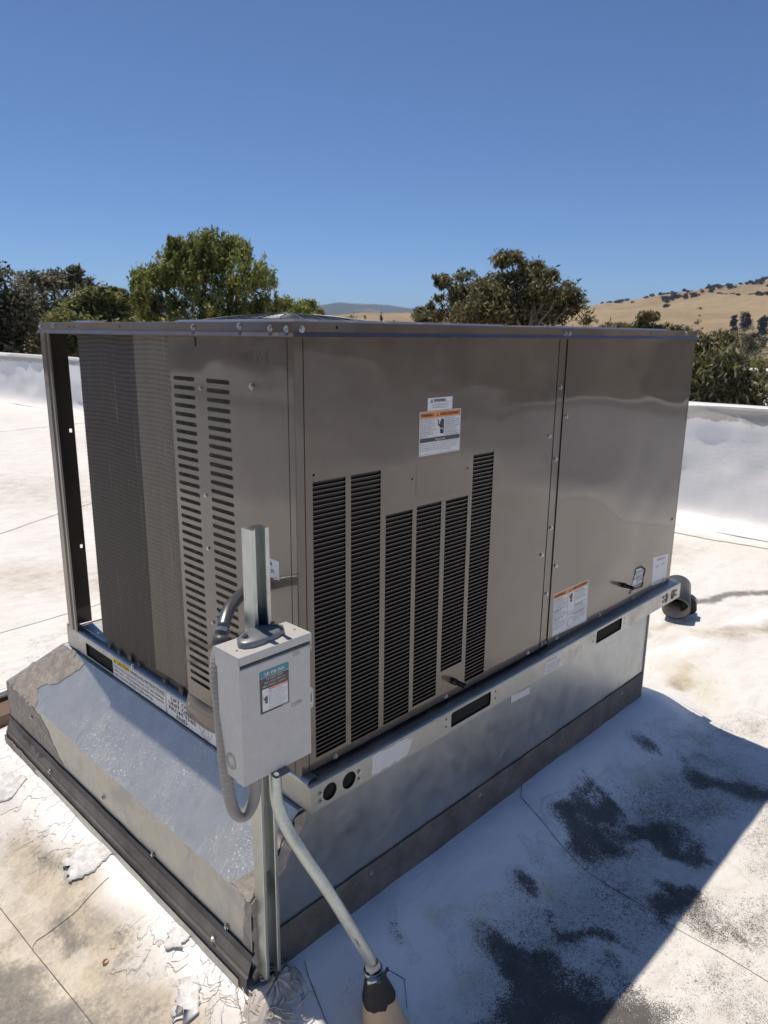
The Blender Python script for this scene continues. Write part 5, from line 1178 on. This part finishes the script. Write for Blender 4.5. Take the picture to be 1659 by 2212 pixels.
def flap(x, y, ln, wd, rot, lift, seed, label, mat='sealant_patchy'):
    """torn, lifted tongue of roof coating, 2 mm thick with a ragged lifted end"""
    g = random.Random(seed); nu, nv = 16, 8; c_, s_ = math.cos(rot), math.sin(rot); vs = []
    for i in range(nu):
        for j in range(nv):
            u = i / (nu - 1); v = j / (nv - 1) * 2 - 1; wv = wd * (.35 + .65 * math.sin(min(1, u * 1.3 + .15) * math.pi * .62)) * (1 + .12 * math.sin(u * 9 + seed))
            a = u * ln + (g.uniform(-.014, .014) if i == nu - 1 else 0) * ln * 8; b_ = v * wv / 2 + (g.uniform(-.006, .006) if abs(v) > .99 else g.uniform(-.0015, .0015))
            X = x + a * c_ - b_ * s_; Y = y + a * s_ + b_ * c_
            vs.append((X, Y, float(roof_z(X, Y)) + .0012 + lift * .5 * (u ** 2.2) * (1 + .3 * math.sin(v * 3 + seed)) + .0016 * float(vn(u * 5, v * 3, seed))))
    m = MB(); m.add(vs, [(i * nv + j, i * nv + j + 1, (i + 1) * nv + j + 1, (i + 1) * nv + j) for i in range(nu - 1) for j in range(nv - 1)], 0, True)
    o = m.build('torn_flap', mat, solid=.0010); tag(o, label, 'roofing'); return o
b = NB('sealant_patchy'); co = b.coord(kind='World')
b.set(Base_Color=b.mix(b.ramp(b.noise(co, 40, 6, .7), (.42, 0.0), (.62, 1.0)), (.55, .55, .55), (.80, .80, .80)), Roughness=.55, Normal=b.bump(b.noise(co, 120, 4, .6), .12, .001))
for a_ in ((-.215, 1.05, .12, .11, 2.2, .018, 1, 'largest torn flap of roof coating curling up beside the far end of the curb'),
           (-.150, .60, .11, .10, 2.9, .010, 3, 'lifted coating piece against the middle of the left curb foot'),
           (-.155, .235, .05, .05, 3.6, .010, 5, 'small ragged coating tear nearest the rusty spot'),
           (-.205, .125, .085, .05, 4.0, .004, 7, 'long thin scraped strip of coating at the bottom near the strut')): flap(*a_)
m = MB(); x, y = -.300, .322; m.tube([(x + .006 * math.cos(a), y + .006 * math.sin(a), float(roof_z(x, y)) + .0015) for a in np.linspace(0, 6.28, 16)], .0016, 5)
b = plain('rust', (.30, .12, .05), .8); o = m.build('rusty_washer', 'rust'); tag(o, 'rusty round washer lying on the stained membrane at lower left', 'washer')

# grey pipe fitting lying on the roof behind the unit
pf_ = empty('vent_pipe', (2.72, .30, -.5), 'large grey plastic pipe fitting with open end lying behind the right end of the unit', 'pipe')
def hollow(name, a_, b_, r0, r1, mat, th=.006, parent=pf_, n=32):
    a_, b_ = Vector(a_), Vector(b_); d = (b_ - a_).normalized(); u = d.orthogonal().normalized(); v = d.cross(u); m = MB(); vs = []
    for c_, r in ((a_, r0 - th), (a_, r0), (b_, r1), (b_, r1 - th)):
        vs += [c_ + (u * math.cos(2 * math.pi * k / n) + v * math.sin(2 * math.pi * k / n)) * r for k in range(n)]
    m.add(vs, [(i * n + k, i * n + (k + 1) % n, (i + 1) % 4 * n + (k + 1) % n, (i + 1) % 4 * n + k) for i in range(4) for k in range(n)], 0, True); return m.build(name, mat, parent)
A = Vector((2.66, .300, -.432)); B_ = Vector((2.83, .375, -.370))
hollow('pipe_body', A, B_, .068, .068, 'pvc_grey'); d = (B_ - A).normalized()
hollow('pipe_lining', A + d * .002, B_ - d * .02, .0625, .0625, 'pvc_inside', .003)
MB().tube([B_ - d * .012, B_ - d * .001], .0665, 32).build('end_cap', 'pvc_grey', pf_)
MB().tube([A + d * .05 + Vector((.032, -.050, -.027)), A + d * .12 + Vector((.032, -.050, -.027))], .040, 28).build('shaded_coupling', 'black_plastic', pf_)  # second fitting beside the pipe, its shading and shadow put in as black
# pipe on a wood block, beyond the far left corner of the curb
pp = empty('gas_pipe', (-.3, 1.68, -.43), 'grey metal pipe running behind the far left corner of the curb', 'pipe')
MB().tube([(-1.2, 1.55, -.425), (-.02, 1.70, -.425), (.5, 1.765, -.425)], .017, 16).build('pipe', 'zinc_conduit', pp)
wb = MB().hexa([(-.13, 1.56, -.505), (.03, 1.58, -.505), (.01, 1.74, -.505), (-.15, 1.72, -.505), (-.13, 1.56, -.444), (.03, 1.58, -.444), (.01, 1.74, -.444), (-.15, 1.72, -.444)]).build('wood_block', 'wood', bevel=.003)
tag(wb, 'weathered wooden support block under the grey pipe', 'block')
print('done objects', len(bpy.data.objects), 'louvers', tot)
